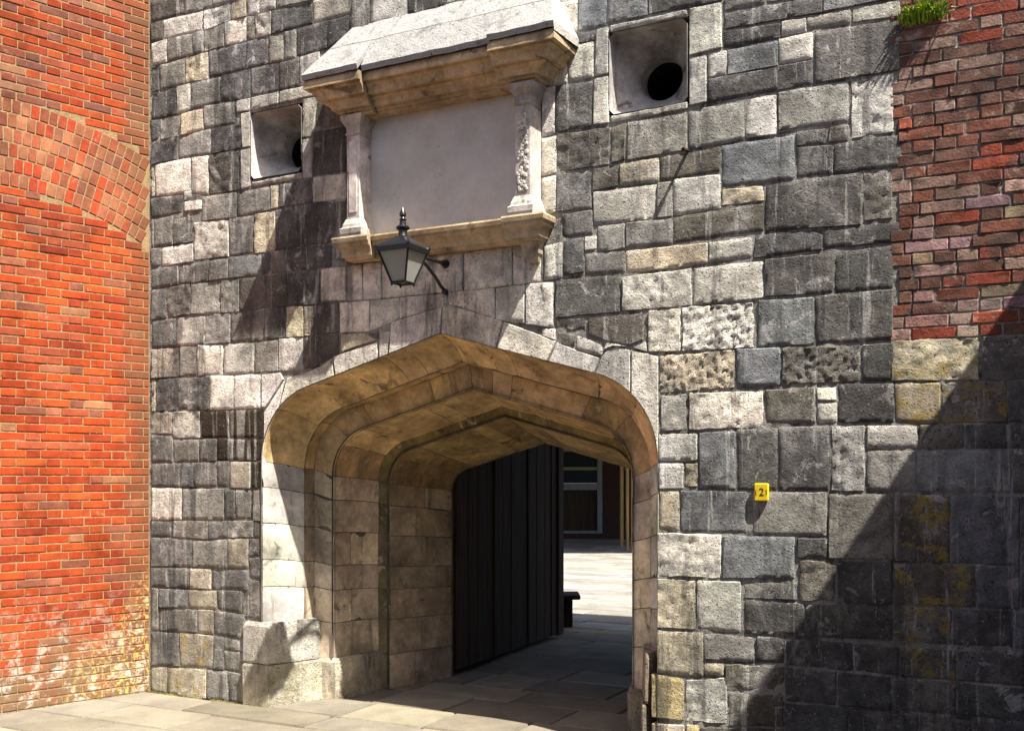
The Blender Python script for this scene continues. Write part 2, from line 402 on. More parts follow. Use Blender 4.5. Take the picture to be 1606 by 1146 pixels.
# =================================================================== STONE WALL
STONES = """
237 290 2 -11 36 23 k|290 333 -11 -22 23 12 g|333 395 -22 -37 12 -4 l
237 256 37 32 67 63 k|256 319 32 16 63 49 p|319 361 16 5 49 34 l*|361 386 4 -2 34 27 c*|386 407 -2 -7 27 21 l|407 432 -7 -13 21 14 l|432 490 -13 -28 14 1 g
237 262 68 61 105 98 l|262 302 61 52 98 88 g|302 320 52 47 87 82 g|320 352 47 36 81 74 g*|352 387 35 26 73 65 l|387 400 26 23 65 62 k|400 425 23 16 61 55 l*|425 491 16 0 55 38 d|491 552 0 -15 37 22 l
237 250 106 102 146 143 d*|250 291 102 91 143 132 g|291 327 91 80 131 124 c*|327 386 80 66 124 109 d|386 422 65 56 109 101 d|422 445 56 50 101 96 g|445 464 50 45 96 92 g|464 513 45 32 90 78 d|513 548 31 23 77 62 d
237 277 147 136 188 180 d|277 299 136 130 180 173 l|299 346 130 121 173 161 g|346 393 120 108 161 154 d*|393 437 107 98 153 143 d|437 470 98 90 143 136 k|470 502 89 80 135 128 l
237 251 189 186 223 220 d|251 283 186 180 220 214 g*|283 320 179 166 214 203 c|320 369 166 159 203 195 g
237 279 224 216 259 250 d*|279 331 215 200 250 243 g|331 380 200 194 243 232 d*
237 243 260 258 309 308 c*|243 299 258 247 309 303 p|299 327 247 243 305 306 p|327 376 243 233 306 299 k*
237 288 311 304 343 335 d|288 300 300 297 315 313 l|289 317 316 312 332 329 p|317 371 308 301 347 342 g|371 424 301 291 342 330 g|424 437 291 289 329 326 c|437 490 289 280 326 318 d
237 241 344 343 389 388 k|241 271 343 338 388 384 g|271 303 337 333 384 380 d*|304 359 348 344 409 403 p*|359 398 343 336 403 399 g|398 432 335 329 399 393 c*|432 475 328 320 393 387 d|475 543 319 310 386 378 d
237 253 390 388 421 418 g|253 303 388 381 418 411 p|237 280 422 416 454 447 d|280 327 416 409 447 441 k|327 358 409 404 441 437 g|358 410 403 398 437 432 b|410 425 398 395 432 430 d|425 448 395 390 430 427 k|448 480 390 386 427 423 d|480 520 386 383 423 419 d
237 261 455 451 502 499 d|261 299 450 444 499 493 k*|299 346 443 440 493 492 l|346 375 440 437 491 490 g*|375 425 436 431 490 483 k|425 450 431 427 483 481 k|450 502 427 421 480 478 d
238 276 503 499 547 544 d|276 322 498 493 543 541 l|322 361 493 491 540 538 g*|361 413 491 485 538 534 k|413 448 484 481 533 531 k|448 476 480 479 530 528 c*|476 493 479 478 528 526 c*|492 532 478 474 526 523 k
237 282 548 544 594 591 c*|282 309 543 541 590 590 k|309 350 541 540 590 589 p|350 399 539 536 588 586 l|399 437 535 532 585 582 g|437 475 531 529 582 580 l|475 501 528 526 580 573 k|501 532 525 523 572 556 k
237 244 595 594 645 645 c*|244 329 594 590 645 643 d*|329 366 589 588 643 642 p|366 409 587 586 642 640 p
237 271 646 645 680 681 c*|271 314 645 644 687 687 l*|314 359 644 643 687 687 g%|359 413 643 641 687 687 k%
237 271 682 683 726 725 d|271 312 689 688 725 724 g|312 340 688 688 724 723 d|340 360 688 688 723 722 d%|360 393 688 688 722 722 g%|393 413 688 688 722 723 k%
237 282 727 726 764 764 d|282 304 726 725 764 764 b|304 340 725 723 764 763 d|340 360 723 723 763 764 d|360 393 723 724 765 766 c|393 412 724 724 766 764 d%
237 285 765 765 815 815 p|285 351 765 766 815 815 g|351 369 766 768 815 815 d|369 394 767 768 814 814 g|396 412 767 766 817 818 g
237 269 816 816 841 842 d|269 327 816 816 842 846 k|327 356 816 816 845 843 d|356 398 815 815 843 843 l*|398 412 817 819 843 843 g
237 302 842 845 888 889 d|302 357 847 845 889 891 g|357 390 844 844 891 892 c|390 412 844 845 871 872 d|390 412 873 874 907 908 d
237 297 889 890 920 922 d|297 331 890 891 922 924 c|331 389 892 893 924 925 d
237 248 921 922 987 988 l|249 296 922 924 952 954 b|296 340 924 925 954 956 c|340 379 925 926 956 962 d|379 412 910 910 970 971 k
249 310 953 955 988 992 k|310 335 955 956 992 995 c|335 383 957 963 995 1001 d
237 282 989 991 1043 1045 d|282 335 991 996 1045 1049 c!|335 351 996 998 1049 1051 d|351 383 999 1002 1018 1021 g|351 383 1020 1022 1052 1055 g
237 262 1044 1045 1085 1088 c|262 323 1046 1049 1088 1096 c!|323 358 1049 1052 1096 1101 g|358 384 1053 1056 1101 1104 g
490 543 158 144 205 196 k|490 543 206 197 276 270 d|490 543 277 271 318 311 l
503 543 422 417 472 471 p|544 568 417 414 471 470 p|569 598 413 410 470 468 p|599 726 410 395 468 457 p|727 803 395 385 457 447 p|804 849 385 380 447 443 p
504 531 474 474 523 523 k|532 579 474 471 522 520 p|580 626 471 466 519 500 p|626 701 466 460 501 480 p|702 776 459 451 477 500 p|777 823 451 446 501 508 p|824 869 446 440 509 514 p
849 890 96 75 137 130 p|891 931 73 64 129 122 l|849 870 138 134 215 210 p|871 929 134 125 208 198 d
874 907 6 -2 56 50 l|907 951 -3 -13 49 41 b|951 1016 -14 -27 38 25 b|1016 1133 -28 -51 24 2 d|907 934 51 47 69 64 d
849 873 217 211 277 271 p|873 957 210 199 271 258 k*|958 982 198 193 257 252 k*|983 1078 192 175 252 236 g|1079 1168 174 156 235 219 g
849 872 279 275 336 333 p|872 928 274 265 333 328 d|929 969 265 257 300 293 k|971 1034 257 246 292 286 c|1034 1130 246 229 286 270 k
930 1030 301 288 354 344 l|1030 1055 287 283 343 340 g|1055 1130 281 273 340 328 l|881 930 335 329 374 368 d|937 980 355 349 397 390 g|981 1055 349 341 389 383 g|1055 1198 340 317 382 362 k
853 882 386 379 440 436 p|883 916 378 372 433 427 d|917 936 371 369 394 391 w|917 981 397 392 432 427 g|981 1110 393 380 429 414 c|1111 1180 380 371 412 404 l
849 868 443 442 512 511 p|870 973 440 430 499 490 d|975 1085 434 420 488 480 l*|1087 1197 420 408 478 468 p|1199 1306 407 395 466 460 d~|1308 1401 394 383 460 451 d
872 919 500 498 514 521 d*|1016 1068 487 483 552 552 l*|1069 1183 482 473 551 546 w#|1188 1277 470 465 544 540 b|1279 1401 464 453 541 533 d
849 871 514 515 527 534 p|874 903 519 526 538 546 k*|904 945 526 536 550 558 l
1034 1153 557 548 618 609 c#|1155 1224 547 545 608 604 b|1226 1350 544 541 604 598 k#|1352 1402 540 537 598 597 d
1036 1078 620 617 677 675 l*|1080 1198 616 611 674 671 p*|1200 1279 611 606 665 664 k|1281 1312 607 606 628 628 w|1281 1313 631 630 664 663 l|1313 1402 601 600 663 662 d
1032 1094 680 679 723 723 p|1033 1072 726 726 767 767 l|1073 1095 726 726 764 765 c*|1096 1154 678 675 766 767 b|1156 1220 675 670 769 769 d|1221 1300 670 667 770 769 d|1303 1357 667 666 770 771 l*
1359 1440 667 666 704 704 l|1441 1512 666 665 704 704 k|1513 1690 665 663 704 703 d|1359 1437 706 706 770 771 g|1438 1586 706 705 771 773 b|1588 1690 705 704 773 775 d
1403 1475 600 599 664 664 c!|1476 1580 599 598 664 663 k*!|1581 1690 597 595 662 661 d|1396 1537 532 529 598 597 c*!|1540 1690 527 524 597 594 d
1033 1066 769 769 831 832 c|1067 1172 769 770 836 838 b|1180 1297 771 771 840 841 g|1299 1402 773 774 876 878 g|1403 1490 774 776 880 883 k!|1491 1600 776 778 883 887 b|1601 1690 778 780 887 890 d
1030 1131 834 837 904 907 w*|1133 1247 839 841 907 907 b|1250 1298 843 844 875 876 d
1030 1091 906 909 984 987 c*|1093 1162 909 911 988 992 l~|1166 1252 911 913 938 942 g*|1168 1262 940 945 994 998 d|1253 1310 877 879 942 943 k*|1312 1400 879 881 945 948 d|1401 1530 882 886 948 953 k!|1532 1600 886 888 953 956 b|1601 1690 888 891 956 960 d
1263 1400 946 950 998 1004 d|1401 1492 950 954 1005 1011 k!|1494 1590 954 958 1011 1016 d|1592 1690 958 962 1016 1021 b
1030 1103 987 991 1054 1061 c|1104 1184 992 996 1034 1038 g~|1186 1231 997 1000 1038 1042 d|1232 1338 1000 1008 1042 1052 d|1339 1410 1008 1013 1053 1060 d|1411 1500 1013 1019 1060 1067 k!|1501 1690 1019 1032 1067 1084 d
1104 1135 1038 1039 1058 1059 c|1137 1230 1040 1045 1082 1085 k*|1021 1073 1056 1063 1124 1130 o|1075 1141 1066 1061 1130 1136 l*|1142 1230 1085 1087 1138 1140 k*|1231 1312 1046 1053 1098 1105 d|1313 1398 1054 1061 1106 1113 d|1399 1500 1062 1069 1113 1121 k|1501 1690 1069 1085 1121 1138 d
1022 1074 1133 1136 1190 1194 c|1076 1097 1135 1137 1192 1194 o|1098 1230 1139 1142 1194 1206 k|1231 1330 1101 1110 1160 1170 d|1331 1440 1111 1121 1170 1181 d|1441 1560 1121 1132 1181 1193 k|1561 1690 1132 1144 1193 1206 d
1136 1201 -8 -22 18 6 g|1136 1290 20 -7 47 21 d|1203 1300 -22 -44 5 -10 d|1290 1410 -8 -34 20 -3 b|1134 1225 49 35 77 60 d|1225 1265 34 27 59 50 l|1265 1335 27 13 49 38 g|1335 1412 13 -1 37 26 l*
1110 1140 84 78 122 119 l|1140 1220 78 61 119 104 b|1220 1275 60 50 103 92 l|1277 1412 51 28 132 111 d|1110 1275 124 94 163 133 d
1169 1218 155 147 217 212 l|1220 1332 145 126 205 192 g|1334 1402 126 113 219 209 l*|1248 1297 206 200 230 226 d|1298 1332 199 195 225 221 k*|1131 1246 227 212 295 281 b|1248 1306 231 227 280 273 d|1307 1414 225 209 273 261 d
1131 1198 297 289 324 316 c*|1200 1351 288 270 363 354 d|1353 1401 269 264 347 343 k*|1182 1290 367 357 406 392 d|1291 1416 356 347 391 379 d
1219 1247 206 205 210 207 d
548 580 -14 -22 52 40 g|580 640 -22 -36 40 24 l|640 700 -36 -51 24 9 d|700 780 -51 -70 9 -10 l|780 874 -70 -92 -10 -32 g|395 452 -37 -52 -4 -18 g|490 552 -58 -72 -1 -16 d|552 640 -72 -92 -23 -38 l|640 740 -92 -115 -38 -60 g|820 874 -12 -20 20 8 l
"""
QUOIN = """
p 413,690 414,646 447,594 : 441
"""
wall = thing('stone_wall', 'patchwork wall of grey and cream stone blocks around the gateway', 'wall', (0, 0, 0))

def stone_block(x0, x1, tl, tr, bl, br, code, th, name='stone', proud=None, gap=.0014, pts=None, depth=.06):
    rough = '*' in code or '#' in code
    fl = '*' if '*' in code else ('#' if '#' in code else ('~' if '~' in code else ''))
    c = code[0]
    if pts is None:
        P = [face(x0, bl), face(x1, br), face(x1, tr), face(x0, tl)]   # bl br tr tl
    else: P = pts
    w = (abs(P[1][0] - P[0][0]) + abs(P[2][0] - P[3][0])) / 2; h = (abs(P[3][1] - P[0][1]) + abs(P[2][1] - P[1][1])) / 2
    cell = .014 if fl == '#' else (.018 if rough else .022)
    nx = max(3, min(32, int(w / cell))); ny = max(3, min(24, int(h / cell)))
    e = .006
    def knots(n, L):
        g = gap / L; b = min((gap + e) / L, .3)
        return [g, b] + [b + (1 - 2 * b) * i / (n - 1) for i in range(1, n - 1)] + [1 - b, 1 - g]
    us, vs = knots(nx, w), knots(ny, h)
    pr = U(.000, .004) if proud is None else proud
    amp = {'': .0042, '*': .010, '#': .011, '~': .004}[fl]
    seed = Vector((U(-90, 90), U(-90, 90), U(-90, 90)))
    ti, tj = U(-.003, .003), U(-.003, .003)
    verts = []; faces = []
    NU, NV = len(us), len(vs)
    for j, v in enumerate(vs):
        for i, u in enumerate(us):
            s = (P[0][0] * (1 - u) + P[1][0] * u) * (1 - v) + (P[3][0] * (1 - u) + P[2][0] * u) * v
            z = (P[0][1] * (1 - u) + P[1][1] * u) * (1 - v) + (P[3][1] * (1 - u) + P[2][1] * u) * v
            q = Vector((s * 7, z * 7, 0)) + seed
            edge = i in (0, NU - 1) or j in (0, NV - 1)
            corner = i in (0, NU - 1) and j in (0, NV - 1)
            near = i in (1, NU - 2) or j in (1, NV - 2)
            ja = .004 if not rough else .007
            if edge or near:
                s += noise.noise(q * 1.7 + Vector((5, 0, 0))) * ja; z += noise.noise(q * 1.7 + Vector((0, 9, 0))) * ja
            if corner:
                cc = .006 if not rough else .012
                s += cc * (1 if i == 0 else -1) * .7; z += cc * (1 if j == 0 else -1) * .7
            d = -pr + ti * (u - .5) * 2 + tj * (v - .5) * 2
            nv = noise.noise(q * .9) * .5 + noise.noise(q * 2.9) * .45 + noise.noise(q * 6.5) * .35
            if fl == '#': nv = noise.noise(q * 4.6) * .8 + noise.noise(q * 8.3) * .8
            if fl == '*': nv += noise.noise(q * 4.7) * .6
            if fl == '~': nv += .9 * math.sin(s * 260)
            d += nv * amp
            if edge: d = max(d, -.003) + .0038 + (.005 if rough else 0) + U(0, .0025)
            elif near: d += .0006 + .002 * max(0, noise.noise(q * .9 + Vector((0, 0, 5))))
            verts.append((s, d, z))
    for j in range(NV - 1):
        for i in range(NU - 1):
            a = j * NU + i; faces.append((a, a + 1, a + NU + 1, a + NU))
    rim = [i for i in range(NU)] + [j * NU + NU - 1 for j in range(1, NV)] + [(NV - 1) * NU + i for i in range(NU - 2, -1, -1)] + [j * NU for j in range(NV - 2, 0, -1)]
    base = len(verts)
    for r in rim: verts.append((verts[r][0], depth, verts[r][2]))
    n = len(rim)
    for k in range(n): faces.append((rim[k], rim[(k + 1) % n], base + (k + 1) % n, base + k))
    tc = tint(c)
    if '!' in code: tc = tc[:3] + (1.,)
    if '%' in code: tc = tc[:3] + (2.,)
    return part(name, verts, faces, M['stone'], th, tc, smooth=True)

for row in STONES.strip().split('\n'):  # pale pair of blocks left of the arch carries the sunlit streak in its colour
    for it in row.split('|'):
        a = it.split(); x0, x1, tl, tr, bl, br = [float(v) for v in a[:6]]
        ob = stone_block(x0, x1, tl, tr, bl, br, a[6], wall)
        if x1 <= 413 and tl > 300 and a[6][0] != 'p':       # the courses beside the brick wall share a browner, more even stone
            c = ob.color; ob.color = (c[0] * .58 + .116, c[1] * .58 + .110, c[2] * .58 + .097, c[3])

# ---- voussoir faces that ring the arch on the wall face: outer outline in survey points, then the arris between two columns
def poly_stone(outer, q0, q1, code, th, steps=10, name='voussoir', mat=None, d0=0.0, col=None, g=.002, pr=None):
    pts = [face(*p) for p in outer]
    for i in range(steps + 1):
        q = q0 + (q1 - q0) * i / steps
        s, h, n = arch(q, -.002); pts.append((s, h))
    area = sum(pts[i][0] * pts[(i + 1) % len(pts)][1] - pts[(i + 1) % len(pts)][0] * pts[i][1] for i in range(len(pts)))
    if area < 0: pts.reverse()
    def inset(ps, w):
        out = []; n = len(ps)
        for i in range(n):
            a, b, c = Vector(ps[i - 1]), Vector(ps[i]), Vector(ps[(i + 1) % n])
            e1 = (b - a).normalized(); e2 = (c - b).normalized()
            n1 = Vector((-e1.y, e1.x)); n2 = Vector((-e2.y, e2.x)); m = (n1 + n2)
            m = m / max(m.dot(n1), .45)
            out.append(tuple(b + m * w))
        return out
    # subdivide long edges so the outline can wander a little
    fine = []
    for i in range(len(pts)):
        a, b = Vector(pts[i]), Vector(pts[(i + 1) % len(pts)]); k = max(1, int((b - a).length / .05))
        for t in range(k): fine.append(tuple(a + (b - a) * t / k))
    p1 = inset(fine, g); p2 = inset(fine, g + .005)
    pr = U(.001, .005) if pr is None else pr
    n = len(fine)
    verts = [(p[0], d0 + .003, p[1]) for p in p1] + [(p[0], d0 - pr, p[1]) for p in p2] + [(p[0], d0 + .06, p[1]) for p in p1]
    faces = []
    for i in range(n):
        j = (i + 1) % n
        faces += [(i, j, n + j, n + i), (i, j, 2 * n + j, 2 * n + i)]
    tris = geometry.tessellate_polygon([[Vector((p[0], p[1], 0)) for p in p2]])
    faces += [tuple(n + i for i in t) for t in tris]
    return part(name, verts, faces, mat or M['stone'], th, col or tint(code, .08))

gate = thing('stone_archway', 'wide low pointed stone gateway arch with moulded reveals', 'archway', (AC, 0, 0))
RING = [([(414, 646), (447, 594)], 0.93, 1.56, 'p'),
        ([(450, 592), (476, 585), (503, 574), (521, 560)], 1.575, 2.22, 'p'),
        ([(522, 559), (533, 555), (592, 536)], 2.23, 2.55, 'p'),
        ([(594, 535), (596, 522), (612, 519)], 2.56, 2.62, 'p'),
        ([(613, 505), (693, 481)], 2.63, 2.995, 'p'),
        ([(694, 481), (705, 478), (788, 503)], 3.005, 3.37, 'p'),
        ([(790, 504), (832, 519), (872, 535)], 3.38, 3.70, 'p'),
        ([(873, 536), (905, 549), (940, 561)], 3.71, 3.985, 'l'),
        ([(942, 560), (950, 550), (968, 542), (988, 549), (989, 582)], 3.995, 4.37, 'l'),
        ([(990, 549), (1012, 553), (1032, 558), (1033, 676)], 4.38, 4.95, 'p')]
for outer, q0, q1, c in RING:
    poly_stone(outer, q1, q0, c, gate)
# odd fillers between the ring and the courses
def loose_poly(pts, code, th, name='stone'):
    p = [face(*q) for q in pts]
    n = len(p); cx = sum(q[0] for q in p) / n; cy = sum(q[1] for q in p) / n
    def sh(k): return [(cx + (q[0] - cx) * k, cy + (q[1] - cy) * k) for q in p]
    pr = U(.004, .01); a, b = sh(.965), sh(.90)
    verts = [(q[0], .014, q[1]) for q in a] + [(q[0], -pr, q[1]) for q in b] + [(q[0], .06, q[1]) for q in a] + [(cx, -pr - .004, cy)]
    faces = []
    for i in range(n):
        j = (i + 1) % n; faces += [(i, j, n + j, n + i), (i, j, 2 * n + j, 2 * n + i), (n + i, n + j, 3 * n)]
    return part(name, verts, faces, M['stone'], th, tint(code), True)
loose_poly([(533, 524), (575, 521), (592, 533), (560, 543), (533, 553)], 'c', wall)
loose_poly([(920, 497), (1014, 489), (1012, 533), (990, 542), (948, 534), (920, 523)], 'k', wall)
loose_poly([(410, 586), (441, 582), (446, 593), (416, 640), (410, 640)], 'p', wall)
loose_poly([(577, 522), (593, 521), (594, 532)], 'k', wall)
loose_poly([(992, 545), (1013, 535), (1015, 551)], 'l', wall)
loose_poly([(946, 548), (951, 537), (985, 543), (966, 539)], 'l', wall)

# ---- wall core with the openings cut out
LOOPS = [(1.035, 1.507, 3.90, 4.385), (3.908, 4.409, 3.928, 4.432)]
TABLET = (2.07, 3.38, 3.25, 4.25)
def core_sheet():
    outer = [(-.02, -.02), (7.2, -.02), (7.2, 6.0), (-.02, 6.0)]
    hole = [arch(q, -.012)[:2] for q in [0] + [1 + i * .1 for i in range(0, 11)] + [3] + [4 + i * .1 for i in range(0, 11)] + [6]]
    hole[0] = (hole[0][0], -.02); hole[-1] = (hole[-1][0], -.02)
    pts = list(outer); edges = [(0, 1), (1, 2), (2, 3), (3, 0)]
    loops = [hole] + [[(a - .01, c - .01), (b + .01, c - .01), (b + .01, d + .01), (a - .01, d + .01)] for a, b, c, d in LOOPS]
    for lp in loops:
        n = len(pts); pts += lp; edges += [(n + i, n + (i + 1) % len(lp)) for i in range(len(lp))]
    vs, es, fs, _, _, _ = geometry.delaunay_2d_cdt([Vector(p) for p in pts], edges, [], 1, 1e-5)
    def inside(p, poly):
        r = False; j = len(poly) - 1
        for i in range(len(poly)):
            if (poly[i][1] > p.y) != (poly[j][1] > p.y) and p.x < (poly[j][0] - poly[i][0]) * (p.y - poly[i][1]) / (poly[j][1] - poly[i][1]) + poly[i][0]: r = not r
            j = i
        return r
    keep = [f for f in fs if not any(inside(sum((vs[i] for i in f), Vector((0, 0))) / len(f), lp) for lp in loops)]
    return [(v.x, .0042, v.y) for v in vs], keep
v, f = core_sheet()
part('mortar', v, f, M['joint'], wall, (.31, .292, .255, 0))

# =================================================================== ARCH ORDERS (reveals and soffits)
COURSE = [.62, .876, 1.076, 1.348, 1.61]
HC0 = 1.80
QJ = [h / HC0 for h in COURSE] + [1.0]
HEADL = [1.59, 2.02, 2.585, 2.735, 3.0]
def splits(shift=0.):
    left = [.34] + QJ[1:] + [q + (shift if q < 2.9 else 0) for q in HEADL]
    right = [6 - q for q in reversed(left[:-1])]
    return left + right
ORDERS = [  # inset0, into0, inset1, into1, hollow, colour jamb, colour head (deeper orders coloured darker for the shade inside), through the wall?
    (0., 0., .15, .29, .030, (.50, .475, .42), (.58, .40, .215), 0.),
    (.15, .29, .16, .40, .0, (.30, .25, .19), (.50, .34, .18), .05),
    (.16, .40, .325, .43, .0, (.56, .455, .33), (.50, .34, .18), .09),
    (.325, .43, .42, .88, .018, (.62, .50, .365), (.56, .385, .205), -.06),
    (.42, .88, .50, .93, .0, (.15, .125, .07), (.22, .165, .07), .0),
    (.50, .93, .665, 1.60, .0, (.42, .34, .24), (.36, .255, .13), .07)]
def order_point(o, q, v, back=0.):
    i0, d0, i1, d1, hol = o[:5]
    ins = i0 + (i1 - i0) * v; dd = d0 + (d1 - d0) * v
    L = math.hypot(i1 - i0, d1 - d0); ni, nd = -(d1 - d0) / L, (i1 - i0) / L     # towards the stone
    k = hol * math.sin(math.pi * v) + back
    s, h, n = arch(q, ins + ni * k)
    return (s, dd + nd * k, max(h, -.02))
def order_piece(o, q0, q1, name, col, v0=0., v1=1.):
    gq = .0018
    a, b = q0 + gq, q1 - gq
    nq = 8 if 1 <= (q0 if q0 < 3 else 6 - q1) < 2.2 else 4
    nv = 6 if o[4] else 3
    ph = Vector((U(0, 50), U(0, 50), U(0, 50))); pr = U(-.002, .003)
    verts = []; faces = []
    for j in range(nv + 1):
        for i in range(nq + 1):
            q = a + (b - a) * i / nq; v = v0 + (v1 - v0) * j / nv
            e = .0035 if i in (0, nq) else 0.
            p = order_point(o, q, v, e + pr + noise.noise(Vector(order_point(o, q, v)) * 6 + ph) * .004)
            verts.append(p)
    W = nq + 1
    for j in range(nv):
        for i in range(nq): faces.append((j * W + i, j * W + i + 1, (j + 1) * W + i + 1, (j + 1) * W + i))
    rim = [i for i in range(W)] + [j * W + nq for j in range(1, nv + 1)] + [nv * W + i for i in range(nq - 1, -1, -1)] + [j * W for j in range(nv - 1, 0, -1)]
    base = len(verts)
    for r in rim:
        j, i = divmod(r, W); verts.append(order_point(o, a + (b - a) * i / nq, v0 + (v1 - v0) * j / nv, .045))
    n = len(rim)
    for k in range(n): faces.append((rim[k], rim[(k + 1) % n], base + (k + 1) % n, base + k))
    return part(name, verts, faces, M['ashlar'], gate, col, True)
for oi, o in enumerate(ORDERS):
    sp = splits(o[7])
    if oi in (2, 3, 4, 5): sp = [0.0, .17] + sp + [5.83, 6.0]
    for a, b in zip(sp[:-1], sp[1:]):
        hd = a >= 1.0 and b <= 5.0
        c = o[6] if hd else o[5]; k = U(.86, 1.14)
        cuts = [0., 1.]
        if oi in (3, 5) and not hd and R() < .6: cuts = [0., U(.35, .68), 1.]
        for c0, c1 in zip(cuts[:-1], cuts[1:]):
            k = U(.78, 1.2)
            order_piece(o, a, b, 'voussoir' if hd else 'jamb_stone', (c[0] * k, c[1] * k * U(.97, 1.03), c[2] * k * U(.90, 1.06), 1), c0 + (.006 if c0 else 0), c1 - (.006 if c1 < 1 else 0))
mb = MB()
qs = [i * .05 for i in range(0, 121)]
for o in ORDERS:
    vv = [order_point(o, q, -.04 + 1.08 * j / 4., .007) for j in range(5) for q in qs]; W = len(qs)
    mb.add(vv, [(j * W + i, j * W + i + 1, (j + 1) * W + i + 1, (j + 1) * W + i) for j in range(4) for i in range(W - 1)])
mb.build('mortar', M['jointdark'], gate)
# plinth blocks at the foot of each jamb
def plan_block(plan, h0, h1, name, col, mirror, bev=.02, topdrop=0.):
    if mirror: plan = [(2 * AC - p[0], p[1]) for p in plan]
    n = len(plan); cx = sum(p[0] for p in plan) / n; cy = sum(p[1] for p in plan) / n
    def sh(k): return [(p[0] + (cx - p[0]) * k, p[1] + (cy - p[1]) * k) for p in plan]
    lev = [(sh(0.02), h0), (plan, h0 + .015), (plan, h1 - bev), (sh(bev * 2.4), h1)]
    verts = [(p[0] + noise.noise(Vector((p[0] * 9, h * 7, p[1] * 9))) * .01, p[1] + noise.noise(Vector((p[0] * 9, h * 7, 4 + p[1] * 9))) * .01, h) for ring, h in lev for p in ring]
    faces = []
    for l in range(3):
        for i in range(n): faces.append((l * n + i, l * n + (i + 1) % n, (l + 1) * n + (i + 1) % n, (l + 1) * n + i))
    faces += [tuple(range(n)), tuple(3 * n + i for i in range(n))]
    return part(name, verts, faces, M['stone'], gate, col)
for mir in (False, True):
    s0 = .978
    outer = [(1.205, .0), (1.222, -.002), (1.26, .09), (1.31, .20), (1.365, .34), (1.365, .40), (1.205, .40)] if mir else [(s0, -.022), (1.10, -.024), (1.212, -.022), (1.26, .09), (1.31, .20), (1.365, .34), (1.365, .40), (s0, .40)]
    plan_block(outer, .31, .615, 'plinth_stone', (.56, .52, .44, 0) if not mir else (.46, .36, .27, 0), mir, .03)
    outer2 = [(p[0] + (.012 if 1.2 < p[0] < 1.4 else 0), p[1] - (.006 if p[1] < 0 else 0)) for p in outer]
    plan_block(outer2, -.02, .303, 'plinth_stone', (.50, .46, .33, 0) if not mir else (.42, .33, .24, 0), mir, .015)
    inner = [(1.30, .405), (1.41, .398), (1.50, .41), (1.545, .60), (1.585, .80), (1.60, .97), (1.60, 1.05), (1.30, 1.05)]
    plan_block(inner, -.02, .31, 'plinth_stone', (.50, .43, .31, 0), mir, .03)

# =================================================================== GUN PORTS
def gun_port(lab, loop, frames, colour):
    a, b, c, d = loop
    t = thing('gun_port', lab, 'gun port', ((a + b) / 2, 0, c), group=None)
    cs, ch = (a + b) / 2, (c + d) / 2
    N = 48
    def ring(k, dd, r):
        out = []
        for i in range(N):
            an = 2 * math.pi * (i + .5) / N; x, y = math.cos(an), math.sin(an)
            m = max(abs(x), abs(y)); sx, sy = x / m * (b - a) / 2, y / m * (d - c) / 2
            cx, cy = x * r, y * r
            out.append((cs + sx * (1 - k) + cx * k, dd, ch + sy * (1 - k) + (cy + .014) * k))
        return out
    rings = [ring(0, -.004, .13), ring(.03, .055, .13), ring(.30, .11, .19), ring(.62, .175, .165), ring(.9, .23, .14), ring(1, .26, .135), ring(1, .34, .13)]
    v = [p for r in rings for p in r]
    f = [(l * N + i, l * N + (i + 1) % N, (l + 1) * N + (i + 1) % N, (l + 1) * N + i) for l in range(len(rings) - 1) for i in range(N)]
    part('splayed_recess', v, f, M['ashlar'], t, (.34, .32, .30, 1), True)  # stone colour darkened to stand in for shade inside the recess
    rg = [ring(1, .34, .13), ring(1, 1.3, .13)]
    v = [p for r in rg for p in r] + [(cs, 1.3, ch)]
    f = [(i, (i + 1) % N, N + (i + 1) % N, N + i) for i in range(N)] + [(N + i, N + (i + 1) % N, 2 * N) for i in range(N)]
    part('bore', v, f, M['dark'], t, (.05, .05, .05, 1))
    for fr in frames:
        pts = [face(*p) for p in (fr[3], fr[2], fr[1], fr[0])]
        o = stone_block(0, 0, 0, 0, 0, 0, fr[4], t, 'frame_stone', .006, .003, pts=pts, depth=.10)
gun_port('square splayed gun port left of the tablet, partly in hood shadow', LOOPS[0],
         [[(370, 159), (392, 153), (392, 174), (370, 177), 'l'], [(393, 153), (437, 143), (437, 163), (393, 174), 'l'], [(438, 143), (502, 129), (502, 148), (438, 163), 'l'],
          [(377, 178), (393, 175), (393, 231), (380, 233), 'l'], [(377, 235), (393, 232), (393, 293), (377, 298), 'l'], [(394, 286), (474, 270), (474, 281), (394, 293), 'l'],
          [(474, 156), (500, 150), (490, 215), (474, 217), 'l'], [(474, 219), (489, 216), (489, 279), (474, 281), 'l']], None)
gun_port('square splayed gun port right of the tablet, lit by sun', LOOPS[1],
         [[(935, 47), (955, 41), (955, 116), (931, 121), 'l'], [(931, 123), (955, 118), (956, 193), (929, 197), 'l'], [(956, 40), (1078, 14), (1078, 24), (956, 52), 'l'],
          [(1080, 13), (1132, 3), (1133, 76), (1080, 89), 'l'], [(1080, 91), (1109, 85), (1109, 162), (1080, 167), 'l'], [(957, 182), (1079, 159), (1079, 172), (957, 193), 'l']], None)

